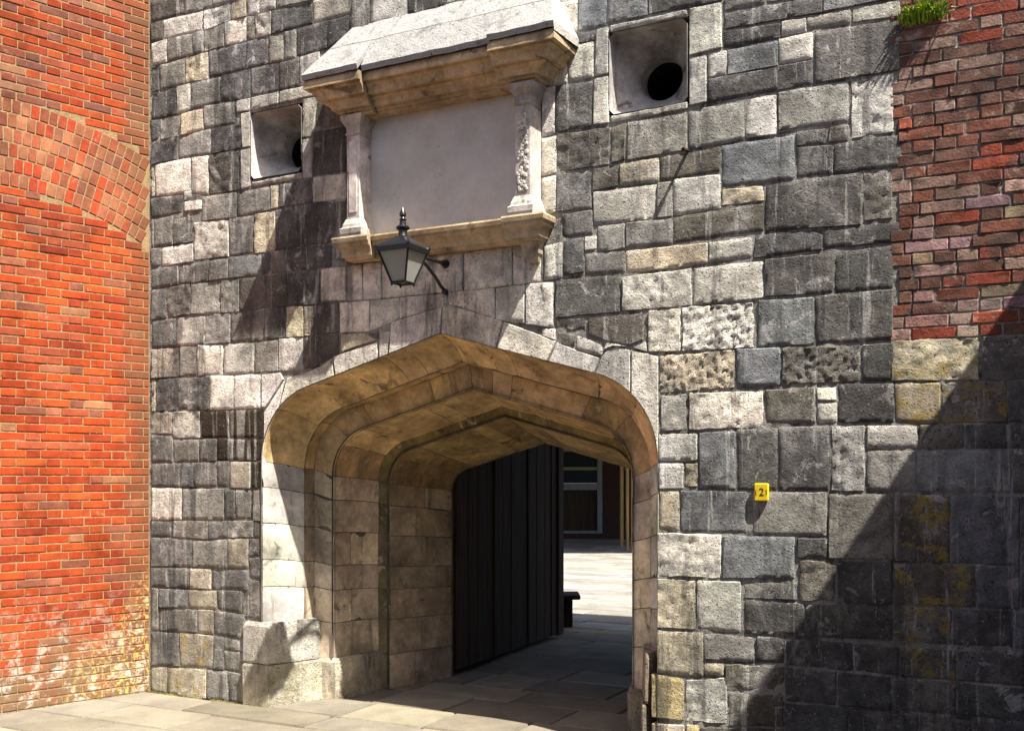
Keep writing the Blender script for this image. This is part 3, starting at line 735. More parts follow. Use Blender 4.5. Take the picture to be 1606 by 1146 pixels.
# =================================================================== TABLET WITH HOOD
tab = thing('wall_tablet', 'blank stone tablet with pilasters under a sloping stone hood', 'tablet', (2.73, 0, 3.18))
TC = 2.727
part('panel', *(lambda m: (m.v, m.f))(MB().box((2.09, -.012, 3.33), (3.37, .06, 4.20))), M['panelstone'], tab)
def sweep(s0, s1, base, prof, ks=1.0, left=True, right=True):
    """moulding with mitred returns; prof: (out, height)"""
    v = []; f = []
    for o, h in prof:
        l = s0 - (o * ks if left else 0); r = s1 + (o * ks if right else 0)
        v += [(l, .0, h), (l, -(base + o), h), (r, -(base + o), h), (r, .0, h)]
    n = len(prof)
    for i in range(n - 1):
        for k in range(3): f.append((i * 4 + k, i * 4 + k + 1, i * 4 + 5 + k, i * 4 + 4 + k))
    f += [(0, 1, 2, 3), tuple((n - 1) * 4 + k for k in range(4))]
    return v, f
corn = [(0, 4.165), (.0, 4.185), (.018, 4.186), (.018, 4.205), (.045, 4.206), (.05, 4.222), (.06, 4.242), (.082, 4.252), (.082, 4.268), (.112, 4.269), (.115, 4.292), (.125, 4.314), (.142, 4.326), (.142, 4.340), (.168, 4.341), (.168, 4.372), (.160, 4.400)]
cs_ = (.48, .35, .21, 1)
for sg in (-1, 1):
    a, b = (1.985, 2.235) if sg < 0 else (2 * TC - 2.235, 2 * TC - 1.985)
    v, f = sweep(a, b, .15, corn, 1.25 if True else 1, left=(sg < 0), right=(sg > 0))
    # inner side keeps a small return only
    part('cornice_block', v, f, M['ashlar'], tab, (.48, .36, .22, 1))
v, f = sweep(2.24, 2 * TC - 2.24, .095, corn, 0)
part('cornice', v, f, M['ashlar'], tab, cs_)
# sloping hood slabs
E0, E1 = 1.772, 2 * TC - 1.772
def slab(pl, th, name, col, jag=.0035):
    """quad in (along, out, height), thickness th below"""
    v = []; f = []; nx, ny = 26, 6
    for j in range(ny + 1):
        for i in range(nx + 1):
            u, w = i / nx, j / ny
            p = (Vector(pl[0]) * (1 - u) + Vector(pl[1]) * u) * (1 - w) + (Vector(pl[3]) * (1 - u) + Vector(pl[2]) * u) * w
            q = noise.noise(p * 7) * jag + noise.noise(p * 19) * jag * .5
            v.append((p.x + (q if i in (0, nx) else 0), p.y - q, p.z + q))
    W = nx + 1
    f += [(j * W + i, j * W + i + 1, (j + 1) * W + i + 1, (j + 1) * W + i) for j in range(ny) for i in range(nx)]
    rim = [i for i in range(W)] + [j * W + nx for j in range(1, ny + 1)] + [ny * W + i for i in range(nx - 1, -1, -1)] + [j * W for j in range(ny - 1, 0, -1)]
    b = len(v)
    for r in rim: v.append((v[r][0], v[r][1] + th * .25, v[r][2] - th))
    n = len(rim); f += [(rim[k], rim[(k + 1) % n], b + (k + 1) % n, b + k) for k in range(n)]
    f.append(tuple(b + k for k in range(n)))
    return part(name, v, f, M['hood'], tab, col, False)
hw = (.36, .355, .34, 1)
ez, tz, eo = 4.435, 4.85, .335
m = .52
def roofpt(s_e, s_t, k, o=None): return (s_e + (s_t - s_e) * k, -(eo if o is None or k > 0 else o) * (1 - k), ez + (tz - ez) * k)
slab([roofpt(E0, 1.965, 0), roofpt(2.235, 2.235, 0), roofpt(2.235, 2.235, m), roofpt(E0, 1.965, m)], .035, 'hood_slab', hw)
CO = .29
slab([roofpt(2.238, 2.238, 0, CO), roofpt(2.72, 2.72, 0, CO), roofpt(2.72, 2.72, m), roofpt(2.238, 2.238, m)], .035, 'hood_slab', hw)
slab([roofpt(2.724, 2.724, 0, CO), roofpt(3.216, 3.216, 0, CO), roofpt(3.216, 3.216, m), roofpt(2.724, 2.724, m)], .035, 'hood_slab', hw)
slab([roofpt(3.22, 3.22, 0), roofpt(E1, 3.49, 0), roofpt(E1, 3.49, m), roofpt(3.22, 3.22, m)], .035, 'hood_slab', hw)
slab([roofpt(E0, 1.965, m + .012), roofpt(2.36, 2.36, m + .012), roofpt(2.36, 2.36, 1.02), roofpt(E0, 1.965, 1.02)], .05, 'hood_slab', hw)
slab([roofpt(2.365, 2.365, m + .012), roofpt(E1, 3.49, m + .012), roofpt(E1, 3.49, 1.02), roofpt(2.365, 2.365, 1.02)], .05, 'hood_slab', hw)
slab([(E1 - .002, -eo + .002, ez - .002), (E1 + .02, .0, ez + .0), (3.50, .0, tz), (3.488, .0, tz)], .05, 'hood_end', (.48, .46, .42, 1), .006)
slab([(E0 + .005, .0, ez + .01), (E0 + .005, -eo + .01, ez - .004), (1.962, -.004, tz - .006), (1.958, .0, tz - .004)], .03, 'hood_end', hw)
mbh = MB()
rp = [(E0 + .06, -.25, ez - .052), (E1 - .08, -.25, ez - .052), (E1 - .04, 0, ez - .052), (E0 + .02, 0, ez - .052), (1.97, -.02, tz - .05), (3.47, -.02, tz - .05), (3.47, 0, tz - .05), (1.97, 0, tz - .05)]
mbh.add(rp, [(0, 1, 2, 3), (0, 1, 5, 4), (1, 2, 6, 5), (3, 0, 4, 7), (4, 5, 6, 7)]).build('hood_core', M['ashlar'], tab, (.46, .37, .25, 1))
# pilasters
def pilaster(a, b, carved):
    o = MB().box((a, -.15, 3.46), (b, .01, 4.03), .004).build('pilaster', M['ashlar'], tab, (.56, .50, .45, 1))
    v, f = sweep(a, b, .15, [(.03, 3.335), (.034, 3.355), (.036, 3.39), (.022, 3.40), (.02, 3.42), (.014, 3.435), (.004, 3.46)], 1)
    sub('base', v, f, M['ashlar'], o, (.60, .54, .47, 1))
    v, f = sweep(a, b, .15, [(.0, 4.03), (.008, 4.045), (.0, 4.055), (.004, 4.09), (.022, 4.12), (.03, 4.135), (.034, 4.164)], 1)
    sub('capital', v, f, M['ashlar'], o, (.52, .46, .40, 1))
    if carved:
        cb = MB(); z = 3.50
        while z < 3.97:
            for k in range(3):
                s = U(a + .02, b - .02); r = U(.008, .016)
                bm = bmesh.new(); bmesh.ops.create_icosphere(bm, subdivisions=1, radius=r); bm.verts.index_update()
                cb.add([(s + q.co.x, -.150 + q.co.y * .8, z + q.co.z * U(.8, 1.6)) for q in bm.verts], [tuple(q.index for q in f_.verts) for f_ in bm.faces]); bm.free()
            z += U(.012, .02)
        sub('carved_ornament', cb.v, cb.f, M['ashlar'], o, (.55, .50, .44, 1))
    else:
        sub('worn_face', *(lambda m_: (m_.v, m_.f))(MB().box((a + .02, -.156, 3.50), (b - .02, -.148, 3.99), .004)), M['ashlar'], o, (.56, .50, .45, 1))
pilaster(2.02, 2.127, False); pilaster(2 * TC - 2.127, 2 * TC - 2.02, True)
# sill
sp_ = [(0, 3.185), (.004, 3.20), (.018, 3.205), (.02, 3.235), (.034, 3.262), (.05, 3.27), (.054, 3.295), (.066, 3.30), (.07, 3.325), (.066, 3.337)]
v, f = sweep(2.215, 2 * TC - 2.215, .075, sp_, 0); part('sill', v, f, M['ashlar'], tab, (.46, .34, .20, 1))
for sg in (-1, 1):
    a, b = (1.985, 2.21) if sg < 0 else (2 * TC - 2.21, 2 * TC - 1.985)
    v, f = sweep(a, b, .115, sp_, 1.05, left=(sg < 0), right=(sg > 0)); part('sill_block', v, f, M['ashlar'], tab, (.48, .37, .235, 1))
v, f = sweep(3.35, 3.43, .03, [(0, 3.06), (.012, 3.09), (.03, 3.11), (.034, 3.15), (.05, 3.184)], .6); part('corbel', v, f, M['ashlar'], tab, (.46, .38, .30, 1))

# =================================================================== LANTERN
LS, LD = 2.725, -.52
lan = thing('wall_lantern', 'black iron lantern with frosted panes on a curved wall bracket', 'lantern', (LS, LD, 2.89))
hb, ht, zb, zt = .050, .112, 2.905, 3.105
def frus(h0, z0, h1, z1):
    v = [(LS + x * h, LD + y * h, z) for h, z in ((h0, z0), (h1, z1)) for x, y in ((-1, -1), (1, -1), (1, 1), (-1, 1))]
    return v, [(0, 1, 2, 3), (4, 5, 6, 7)] + [(i, (i + 1) % 4, 4 + (i + 1) % 4, 4 + i) for i in range(4)]
fr = MB()
cor = [(-1, -1), (1, -1), (1, 1), (-1, 1)]
for x, y in cor: fr.tube([(LS + x * hb, LD + y * hb, zb), (LS + x * ht, LD + y * ht, zt)], .0075, 6)
for hh, zz, rr in ((hb, zb, .008), (ht, zt, .010)):
    for i in range(4):
        (x0, y0), (x1, y1) = cor[i], cor[(i + 1) % 4]
        fr.tube([(LS + x0 * hh, LD + y0 * hh, zz), (LS + x1 * hh, LD + y1 * hh, zz)], rr, 6)
for x, y in cor: fr.lathe((LS + x * hb, LD + y * hb, zb - .02), [(.002, 0), (.008, .006), (.006, .02)], 8)
fr.build('frame', M['iron'], lan)
for i in range(4):
    (x0, y0), (x1, y1) = cor[i], cor[(i + 1) % 4]
    mx, my = (x0 + x1) / 2 * .002, (y0 + y1) / 2 * .002
    q = [(LS + x0 * hb - mx, LD + y0 * hb - my, zb + .004), (LS + x1 * hb - mx, LD + y1 * hb - my, zb + .004), (LS + x1 * ht - mx, LD + y1 * ht - my, zt - .004), (LS + x0 * ht - mx, LD + y0 * ht - my, zt - .004)]
    q2 = [(p[0] - mx * 2, p[1] - my * 2, p[2]) for p in q]
    part('pane', q + q2, [(0, 1, 2, 3), (4, 5, 6, 7), (0, 1, 5, 4), (1, 2, 6, 5), (2, 3, 7, 6), (3, 0, 4, 7)], M['glass'], lan)
cap = MB()
lev = [(.122, 3.094), (.125, 3.122), (.117, 3.134), (.098, 3.150), (.070, 3.167), (.045, 3.184), (.032, 3.196)]
for (h0, z0), (h1, z1) in zip(lev[:-1], lev[1:]): cap.add(*frus(h0, z0, h1, z1))
for x, y in cor: cap.lathe((LS + x * .120, LD + y * .120, 3.122), [(.008, 0), (.011, .008), (.006, .016), (.003, .026)], 8)
cap.build('cap', M['iron'], lan)
MB().lathe((LS, LD, 3.19), [(.036, 0), (.030, .012), (.027, .045), (.040, .052), (.044, .062), (.036, .072), (.022, .080), (.018, .105), (.024, .112), (.016, .120), (.014, .128), (.022, .140), (.020, .155), (.010, .175), (.003, .19)], 18).build('finial', M['iron'], lan, None, True)
MB().lathe((LS, LD, 2.915), [(.012, 0), (.012, .05), (.022, .06), (.022, .13), (.008, .15)], 12).build('lamp_holder', M['greyframe'], lan)
arm = MB().tube([(LS, LD + .10, 3.105), (LS, LD + .25, 3.11), (LS, -.01, 3.115)], .013, 10).build('bracket_arm', M['iron'], lan, None, True)
sub('wall_rose', *(lambda m_: (m_.v, m_.f))(MB().tube([(LS, -.035, 3.115), (LS, .012, 3.115)], [.022, .034], 14)), M['iron'], arm)
cv = [(LS, LD + .11, 3.095), (LS, LD + .19, 3.09), (LS, LD + .28, 3.065), (LS, LD + .38, 3.01), (LS, LD + .46, 2.955), (LS, -.005, 2.93)]
br_ = MB().tube(cv, .0125, 8).build('curved_brace', M['iron'], lan, None, True)
sub('wall_rose', *(lambda m_: (m_.v, m_.f))(MB().tube([(LS, -.03, 2.928), (LS, .012, 2.928)], [.016, .026], 12)), M['iron'], br_)

# =================================================================== SMALL THINGS ON THE WALL
ps, phh = face(1195.5, 771.5)
bx = thing('number_plate', 'small yellow plastic box marked 2 on the sunlit stone', 'sign', (ps, -.02, phh - .05))
body = MB().box((ps - .0415, -.024, phh - .051), (ps + .0415, -.004, phh + .051), .006).build('box', M['yellow'], bx)
def text_part(txt, size, s, d, h, mat, parent, name):
    cu = bpy.data.curves.new(name, 'FONT'); cu.body = txt; cu.size = size; cu.align_x = 'CENTER'; cu.align_y = 'CENTER'; cu.extrude = .0006
    tmp = bpy.data.objects.new('tmp', cu); link(tmp)
    dg = bpy.context.evaluated_depsgraph_get(); me = bpy.data.meshes.new_from_object(tmp.evaluated_get(dg))
    bpy.data.objects.remove(tmp)
    vs = [(s + q.co.x, d - q.co.z, h + q.co.y) for q in me.vertices]; fs = [tuple(p.vertices) for p in me.polygons]
    return part(name, vs, fs, mat, parent)
text_part('2', .062, ps + .002, -.0248, phh, M['print'], bx, 'digit')
for sg in (-1, 1):
    MB().tube([(ps + sg * (.031 + .004 * math.cos(a)) - sg * .004, -.0245, phh + .016 * math.sin(a)) for a in [-1.3, -.6, 0, .6, 1.3]], .0014, 6).build('bracket_mark', M['print'], bx)
s_, h_ = face(1079, 236)
rod = thing('iron_peg', 'short rusty iron peg stuck in a joint below the right gun port', 'peg', (s_, -.03, h_))
MB().tube([(s_, .03, h_), (s_ - .004, -.04, h_ - .004), (s_ - .006, -.07, h_ - .01)], [.011, .010, .008], 8).build('shank', M['rust'], rod, None, True)
MB().tube([(s_ - .006, -.058, h_ - .006), (s_ - .006, -.074, h_ - .012)], [.014, .012], 8).build('head', M['rust'], rod, None, True)

# =================================================================== BRICK INFILL IN THE STONE WALL
def brick_mesh(w, h, rough, seed, dep=.10):
    nx, nz = (5, 3) if w > .15 else (3, 3)
    v = []; f = []; r = random.Random(seed)
    xs = [0, .005 / w] + [i / (nx - 1) for i in range(1, nx - 1)] + [1 - .005 / w, 1]
    zs = [0, .004 / h] + ([.5] if nz == 3 else []) + [1 - .004 / h, 1]
    W = len(xs)
    ph = Vector((r.uniform(-99, 99), r.uniform(-99, 99), 0))
    for j, z in enumerate(zs):
        for i, x in enumerate(xs):
            e = i in (0, W - 1) or j in (0, len(zs) - 1)
            q = Vector((x * w * 22, z * h * 22, 0)) + ph
            jt = .0012 + .004 * rough
            v.append((x * w + (noise.noise(q) * jt if e else 0), (.003 + .005 * rough if e else 0) + noise.noise(q * .8 + Vector((0, 0, 7))) * (.0018 + .006 * rough), z * h + (noise.noise(q + Vector((0, 3, 3))) * jt if e else 0)))
    f += [(j * W + i, j * W + i + 1, (j + 1) * W + i + 1, (j + 1) * W + i) for j in range(len(zs) - 1) for i in range(W - 1)]
    H = len(zs)
    rim = [i for i in range(W)] + [j * W + W - 1 for j in range(1, H)] + [(H - 1) * W + i for i in range(W - 2, -1, -1)] + [j * W for j in range(H - 2, 0, -1)]
    b = len(v); n = len(rim)
    for k in rim: v.append((v[k][0], dep, v[k][2]))
    f += [(rim[(k + 1) % n], rim[k], b + k, b + (k + 1) % n) for k in range(n)]
    return v, f
_bank = {}
def brick_data(w, h, rough, mat):
    key = (round(w, 3), round(h, 3), rough, random.randrange(5))
    if key not in _bank:
        v, f = brick_mesh(w, h, rough, hash(key) & 0xffff)
        me = bpy.data.meshes.new('brick'); me.from_pydata(v, [], f)
        for p in me.polygons: p.use_smooth = True
        me.set_sharp_from_angle(angle=math.radians(30))
        me.materials.append(mat); _bank[key] = me
    return _bank[key]
def put_brick(parent, s, d, h, w, hh, col, rough, mat, rot=0.):
    o = bpy.data.objects.new('brick', brick_data(w, hh, rough, mat)); link(o); o.parent = parent
    of = parent['off']; o.location = (s - of[0], d - of[1], h - of[2]); o.rotation_euler = (U(-.01, .01), rot + 0, U(-.01, .01)) if not rot else (0, rot, 0)
    o.color = col
    return o
REDS = [(.35, .050, .011), (.37, .058, .013), (.40, .072, .017), (.33, .044, .011), (.28, .040, .014), (.34, .072, .030)]
DULL = [(.29, .070, .032), (.25, .078, .042), (.30, .098, .05), (.20, .066, .038), (.33, .14, .066)]
inf = thing('brick_patch', 'worn dark red brick patch set in the stone wall, upper right', 'brickwork', (5.3, 0, 2.43))
OLD = [(.19, .068, .044), (.16, .070, .050), (.21, .080, .052), (.125, .062, .046), (.26, .058, .032), (.20, .105, .075), (.26, .165, .13)]
row = 0; pitch = .0675
h0 = face(1500, 529)[1]
while h0 + row * pitch < 4.75:
    hz = h0 + row * pitch
    left = 5.565 if (row // 3) % 2 == 0 else 5.607
    s = left; k = row % 2
    first = True
    while s < 6.95:
        if first and k: w = .075
        else: w = .226 if (random.random() < .62) else .112
        first = False
        c = random.choice(OLD); q = U(.8, 1.25)
        if hz < 3.3 and R() < .34: c = (U(.28, .38), U(.17, .25), U(.13, .20))
        put_brick(inf, s, U(-.004, .001), hz, w - .006, pitch - .007, (c[0] * q, c[1] * q, c[2] * q, 1), 1.0, M['oldbrick'])
        s += w
    row += 1
part('mortar', [(5.55, .006, h0 - .01), (7.0, .006, h0 - .01), (7.0, .006, 4.8), (5.55, .006, 4.8)], [(0, 1, 2, 3)], M['oldlime'], inf)

# tuft of weeds rooted on a ledge of the brick patch
s_, h_ = face(1448, 34)
tuft = thing('wall_plant', 'bright green tuft of grass growing from the wall top right', 'plant', (s_, 0, h_))
tb = MB()
for i in range(420):
    a = U(0, math.pi); x0 = s_ + random.gauss(0, .05); L = U(.05, .12)
    dirx, diry = math.cos(a) * U(.2, 1), -abs(math.sin(a)) * U(.3, 1)
    p0 = Vector((x0, U(-.02, .01), h_ + U(-.02, .02))); p1 = p0 + Vector((dirx * L * .5, diry * L * .5, L * U(.4, .75))); p2 = p1 + Vector((dirx * L * .5, diry * L * .4, L * U(-.25, .25)))
    w = Vector((U(-1, 1), U(-1, 1), U(-.3, .3))).normalized() * U(.003, .006)
    tb.add([p0 - w, p0 + w, p1 + w * 1.2, p1 - w * 1.2, p2], [(0, 1, 2, 3), (3, 2, 4)])
tb.build('foliage', M['leaf'], tuft)
tr = MB()
for i in range(8):
    x0 = s_ + U(-.06, .06); tr.tube([(x0, .03, h_ - .01), (x0 + U(-.02, .02), -.02, h_ + .01), (x0 + U(-.05, .05), -.05, h_ + .05)], [.004, .003, .001], 5)
tr.build('stem', M['leaf'], tuft)

# =================================================================== RED BRICK WALL ON THE LEFT
bw = thing('brick_wall', 'tall bright orange red brick wall with a relieving arch', 'wall', (0, 0, 0), 'B')
PB, PAIR = .0629, .322
def bface(px, py):
    """survey point on the brick wall -> (along (negative towards viewer), height)"""
    c, s = math.cos(AB), math.sin(AB); k = (px - CX) / F
    t = (k * CORNER.y - CORNER.x) / (c - k * s); z = CORNER.y + s * t
    return t, CAMH + (HZ - py) * z / F
def circle3(a, b, c):
    ax, ay = a; bx_, by = b; cx, cy = c
    D = 2 * (ax * (by - cy) + bx_ * (cy - ay) + cx * (ay - by))
    ux = ((ax ** 2 + ay ** 2) * (by - cy) + (bx_ ** 2 + by ** 2) * (cy - ay) + (cx ** 2 + cy ** 2) * (ay - by)) / D
    uy = ((ax ** 2 + ay ** 2) * (cx - bx_) + (bx_ ** 2 + by ** 2) * (ax - cx) + (cx ** 2 + cy ** 2) * (bx_ - ax)) / D
    return ux, uy, math.hypot(ax - ux, ay - uy)
ex = circle3(bface(0, 148), bface(110, 184), bface(232, 252))
it = circle3(bface(0, 290), bface(110, 320), bface(215, 372))
ACX, ACY = (ex[0] + it[0]) / 2, (ex[1] + it[1]) / 2
RO = math.hypot(bface(110, 184)[0] - ACX, bface(110, 184)[1] - ACY); RI = math.hypot(bface(110, 320)[0] - ACX, bface(110, 320)[1] - ACY)
print('relieving arch', ex, it, RO, RI)
cand = []
def bcol(t, h):
    pal = REDS if R() < (.88 if h < 3.6 else .66) else DULL
    c = random.choice(pal); q = U(.88, 1.14)
    if h > 3.4: c = (c[0] * .86, c[1] * .95, c[2] * 1.1)
    return (c[0] * q, c[1] * q, c[2] * q, 1)
nrow = int(6.1 / PB)
for r in range(nrow):
    h = r * PB
    t = -2.3 + (PAIR / 2 if r % 2 else 0) + U(-.008, .008)
    k = 0
    while t < -.004:
        w = .2146 if k % 2 == 0 else .1074
        k += 1
        a, b = t, min(t + w, -.003)
        if b - a > .03:
            inside = all(RI - .012 < math.hypot(x - ACX, y - ACY) < RO + .012 for x, y in ((a, h), (b, h), (a, h + PB), (b, h + PB))) if False else None
            cut = []
            hm = h + PB / 2
            # trim the brick where the relieving arch passes
            pieces = [(a, b)]
            xs = [a + (b - a) * i / 24 for i in range(25)]
            ok = [not (RI - .020 < math.hypot(x - ACX, hm - ACY) < RO + .018) for x in xs]
            runs = []; st = None
            for i, o in enumerate(ok):
                if o and st is None: st = i
                if (not o or i == 24) and st is not None:
                    runs.append((xs[st], xs[i] if o else xs[i - 1])); st = None
            for x0, x1 in runs:
                if x1 - x0 > .024: cand.append((x0, h, x1 - x0, PB, 0., bcol(x0, h)))
        t += w
nr = 6; dr = (RO - RI) / nr
for ring in range(nr):
    r0 = RI + ring * dr; da = .0665 / (r0 + dr / 2)
    a = math.radians(20) + (da / 2 if ring % 2 else 0)
    while a < math.radians(150):
        x, y = ACX + r0 * math.cos(a), ACY + r0 * math.sin(a)
        if -2.3 < x < -.03 and ACX + (r0 + dr) * math.cos(a) < -.02:
            c = random.choice([(.38, .055, .02), (.30, .105, .05), (.32, .085, .04), (.27, .08, .042), (.33, .13, .065), (.36, .075, .03), (.25, .095, .055)]); q = U(.8, 1.15)
            if R() < .006: c = (.10, .10, .11)
            cand.append((x, y, .0665, dr, a, (c[0] * q, c[1] * q, c[2] * q, 1)))
        a += da
cand.sort(key=lambda c: (0 if c[0] > -1.2 and c[1] < 5.4 else 1, c[0]))
rest = MB(); rest_cols = []
for i, (x, h, w, hh, ang, col) in enumerate(cand):
    if i < 300:
        if ang == 0.: put_brick(bw, x + .0045, U(-.002, .002), h + .0045, round(w - .009, 2), hh - .009, col, .12, M['brick'])
        else: put_brick(bw, x, U(-.002, .002), h, w - .009, hh - .009, col, .12, M['brick'], rot=-(ang - math.pi / 2))
    else:
        e = .0045; W = w - 2 * e; H = hh - 2 * e; d = U(-.002, .002); b = .004
        v = [(0, d + .003, 0), (W, d + .003, 0), (W, d + .003, H), (0, d + .003, H), (b, d, b), (W - b, d, b), (W - b, d, H - b), (b, d, H - b), (0, .05, 0), (W, .05, 0), (W, .05, H), (0, .05, H)]
        if ang:
            ra = ang - math.pi / 2; c_, s_2 = math.cos(ra), math.sin(ra)
            v = [(x + p[0] * c_ - p[2] * s_2, p[1], h + p[0] * s_2 + p[2] * c_) for p in v]
        else: v = [(x + e + p[0], p[1], h + e + p[2]) for p in v]
        rest.add(v, [(4, 5, 6, 7), (0, 1, 5, 4), (1, 2, 6, 5), (2, 3, 7, 6), (3, 0, 4, 7), (0, 8, 9, 1), (1, 9, 10, 2), (2, 10, 11, 3), (3, 11, 8, 0)])
        rest_cols.append(col)
ro = rest.build('brick_courses', M['brick'], bw); ro['kind'] = 'stuff'
me = ro.data; ca = me.color_attributes.new('tone', 'FLOAT_COLOR', 'POINT')
buf = []
for c in rest_cols: buf += list(c) * 12
ca.data.foreach_set('color', buf)
mk = M['brick'].copy(); mk.name = 'red_brick_courses'; me.materials.clear(); me.materials.append(mk)
nt = mk.node_tree; at = nt.nodes.new('ShaderNodeAttribute'); at.attribute_name = 'tone'
for l in list(nt.links):
    if l.from_node.type == 'OBJECT_INFO' and l.from_socket.name == 'Color': nt.links.new(at.outputs['Color'], l.to_socket)
mbw = MB().box((-4.5, .0045, -.05), (-.0, .5, 6.1))
mbw.build('mortar', M['lime'], bw)

# =================================================================== GATEHOUSE BODY, GROUND, YARD
gh = thing('gatehouse', 'dark covered passage behind the arch of the gatehouse', 'gatehouse', (AC, 1.6, 0))
b = MB()
b.box((.02, .10, 0.0), (1.05, 1.66, 5.9)) if False else None
# flanking masses, ceiling and rear
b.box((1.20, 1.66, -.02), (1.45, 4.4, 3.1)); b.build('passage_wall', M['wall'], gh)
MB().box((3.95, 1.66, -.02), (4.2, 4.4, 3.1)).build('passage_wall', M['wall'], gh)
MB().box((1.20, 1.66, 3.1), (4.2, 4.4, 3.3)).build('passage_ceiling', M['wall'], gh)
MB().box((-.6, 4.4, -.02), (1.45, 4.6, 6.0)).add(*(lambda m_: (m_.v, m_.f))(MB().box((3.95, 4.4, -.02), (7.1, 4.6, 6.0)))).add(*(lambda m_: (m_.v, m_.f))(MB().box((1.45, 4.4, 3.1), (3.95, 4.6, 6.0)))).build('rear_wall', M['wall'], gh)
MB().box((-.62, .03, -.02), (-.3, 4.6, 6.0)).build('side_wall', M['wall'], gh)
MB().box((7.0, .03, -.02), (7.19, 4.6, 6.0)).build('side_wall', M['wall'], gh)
MB().box((-.6, .05, 6.0), (7.2, 4.7, 6.2)).build('roof', M['roofing'], gh)
# rear face of the arch closing the jambs
rv = []; rf = []
hole = [arch(q, .665)[:2] for q in [0] + [1 + i * .1 for i in range(0, 11)] + [3] + [4 + i * .1 for i in range(0, 11)] + [6]]
outer = [(1.2, 0)] + [(1.2, 1.8)] * 0
n = len(hole)
far = []
for s, h in hole:
    k = 3.2; far.append((1.21 if s < AC else 4.19, h) if h < 1.5 else (AC + (s - AC) * 1.62, 3.2))
rv = [(s, 1.61, h) for s, h in hole] + [(s, 1.61, h) for s, h in far]
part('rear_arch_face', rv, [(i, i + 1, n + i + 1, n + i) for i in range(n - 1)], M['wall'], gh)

# ground sheet
gr = part('ground', [(-60, -60, -.03), (80, -60, -.03), (80, 120, -.03), (-60, 120, -.03)], [(0, 1, 2, 3)], M['ground'], None)
gr['kind'] = 'structure'
gf = gr  # slabs are parts of the ground
def slab_obj(s0, s1, d0, d1, col, dz=0.):
    g = U(.006, .011); s0 += g; s1 -= g; d0 += g; d1 -= g
    e = .008; z = U(-.003, .003) + dz
    tx, ty = U(-.003, .003), U(-.003, .003)
    loc = [(s0, d0, z - .012), (s1, d0, z - .012), (s1, d1, z - .012), (s0, d1, z - .012), (s0 + e, d0 + e, z), (s1 - e, d0 + e, z + tx), (s1 - e, d1 - e, z + tx + ty), (s0 + e, d1 - e, z + ty), (s0, d0, -.05), (s1, d0, -.05), (s1, d1, -.05), (s0, d1, -.05)]
    v = [(CORNER.x + UX * a + NX * b_, CORNER.y + UY * a + NY * b_, c) for a, b_, c in loc]
    o = part('paving_slab', v, [(4, 5, 6, 7), (0, 1, 5, 4), (1, 2, 6, 5), (2, 3, 7, 6), (3, 0, 4, 7), (0, 8, 9, 1), (1, 9, 10, 2), (2, 10, 11, 3), (3, 11, 8, 0)], M['paving'], None, col)
    o.parent = gf
    return o
def pave(sa, sb, da, db, clip=None, base=(.235, .208, .155)):
    d = da
    while d < db - .02:
        w = min(U(.42, .62), db - d)
        if db - d - w < .15: w = db - d
        s = sa - U(0, .8)
        while s < sb:
            L = U(.55, 1.15); q = U(.74, 1.16)
            if s + L > sa and (clip is None or clip(max(s, sa), s + L, d, d + w)):
                slab_obj(max(s, sa), min(s + L, sb), d, d + w, (base[0] * q * U(.97, 1.03), base[1] * q, base[2] * q * U(.94, 1.06), 1))
            s += L
        d += w
# in front of the wall (as far as the brick wall), through the passage, across the yard
pave(-1.3, 5.2, -2.3, -.03, lambda a, b_, c, d: b_ > .02 or -c > -a * .9)
pave(1.16, 4.2, -.03, 4.8)
pave(-5.5, 4.2, 4.8, 13.0, lambda a, b_, c, d: column(b_, (c + d) / 2) > 740 and column(a, (c + d) / 2) < 1110, (.30, .28, .245))
def pv2(a, b_, c, d): return column(b_, (c + d) / 2) > 790 and column(a, (c + d) / 2) < 1080
pave(-11.0, 3.0, 13.0, 22.6, pv2, (.30, .28, .245))

# moss, grit and seedlings gathered where the walls meet the paving
ms = MB()
def clump(x, y, r):
    n = 6; z0 = -.012
    v = [(x + r * math.cos(2 * math.pi * i / n) * U(.6, 1.2), y + r * math.sin(2 * math.pi * i / n) * U(.6, 1.2), z0) for i in range(n)] + [(x + U(-.3, .3) * r, y + U(-.3, .3) * r, r * U(.35, .9))]
    ms.add(v, [(i, (i + 1) % n, n) for i in range(n)])
def along(p, q, n, side):
    for i in range(n):
        t = R(); e = abs(random.gauss(0, .012))
        if noise.noise(Vector((t * 9 + p[0], p[1] * 3, 2))) < -.12: continue
        a, b_ = p[0] + (q[0] - p[0]) * t + side[0] * e, p[1] + (q[1] - p[1]) * t + side[1] * e
        clump(a, b_, U(.004, .014))
def wp(s, d): return (CORNER.x + UX * s + NX * d, CORNER.y + UY * s + NY * d)
cb_, sb_ = math.cos(AB), math.sin(AB)
along((CORNER.x - cb_ * 1.6, CORNER.y - sb_ * 1.6), (CORNER.x, CORNER.y), 420, (sb_, -cb_))
along(wp(0, -.004), wp(.98, -.004), 260, (-NX, -NY))
along(wp(.98, -.03), wp(1.225, -.03), 90, (-NX, -NY))
along(wp(1.225, -.02), wp(1.375, .36), 110, (UX, UY))
along(wp(1.50, .40), wp(1.60, .95), 90, (UX, UY))
mo = ms.build('moss', M['moss'], None); mo['kind'] = 'stuff'; mo['label'] = 'moss and grit along the foot of the walls'; mo['category'] = 'moss'

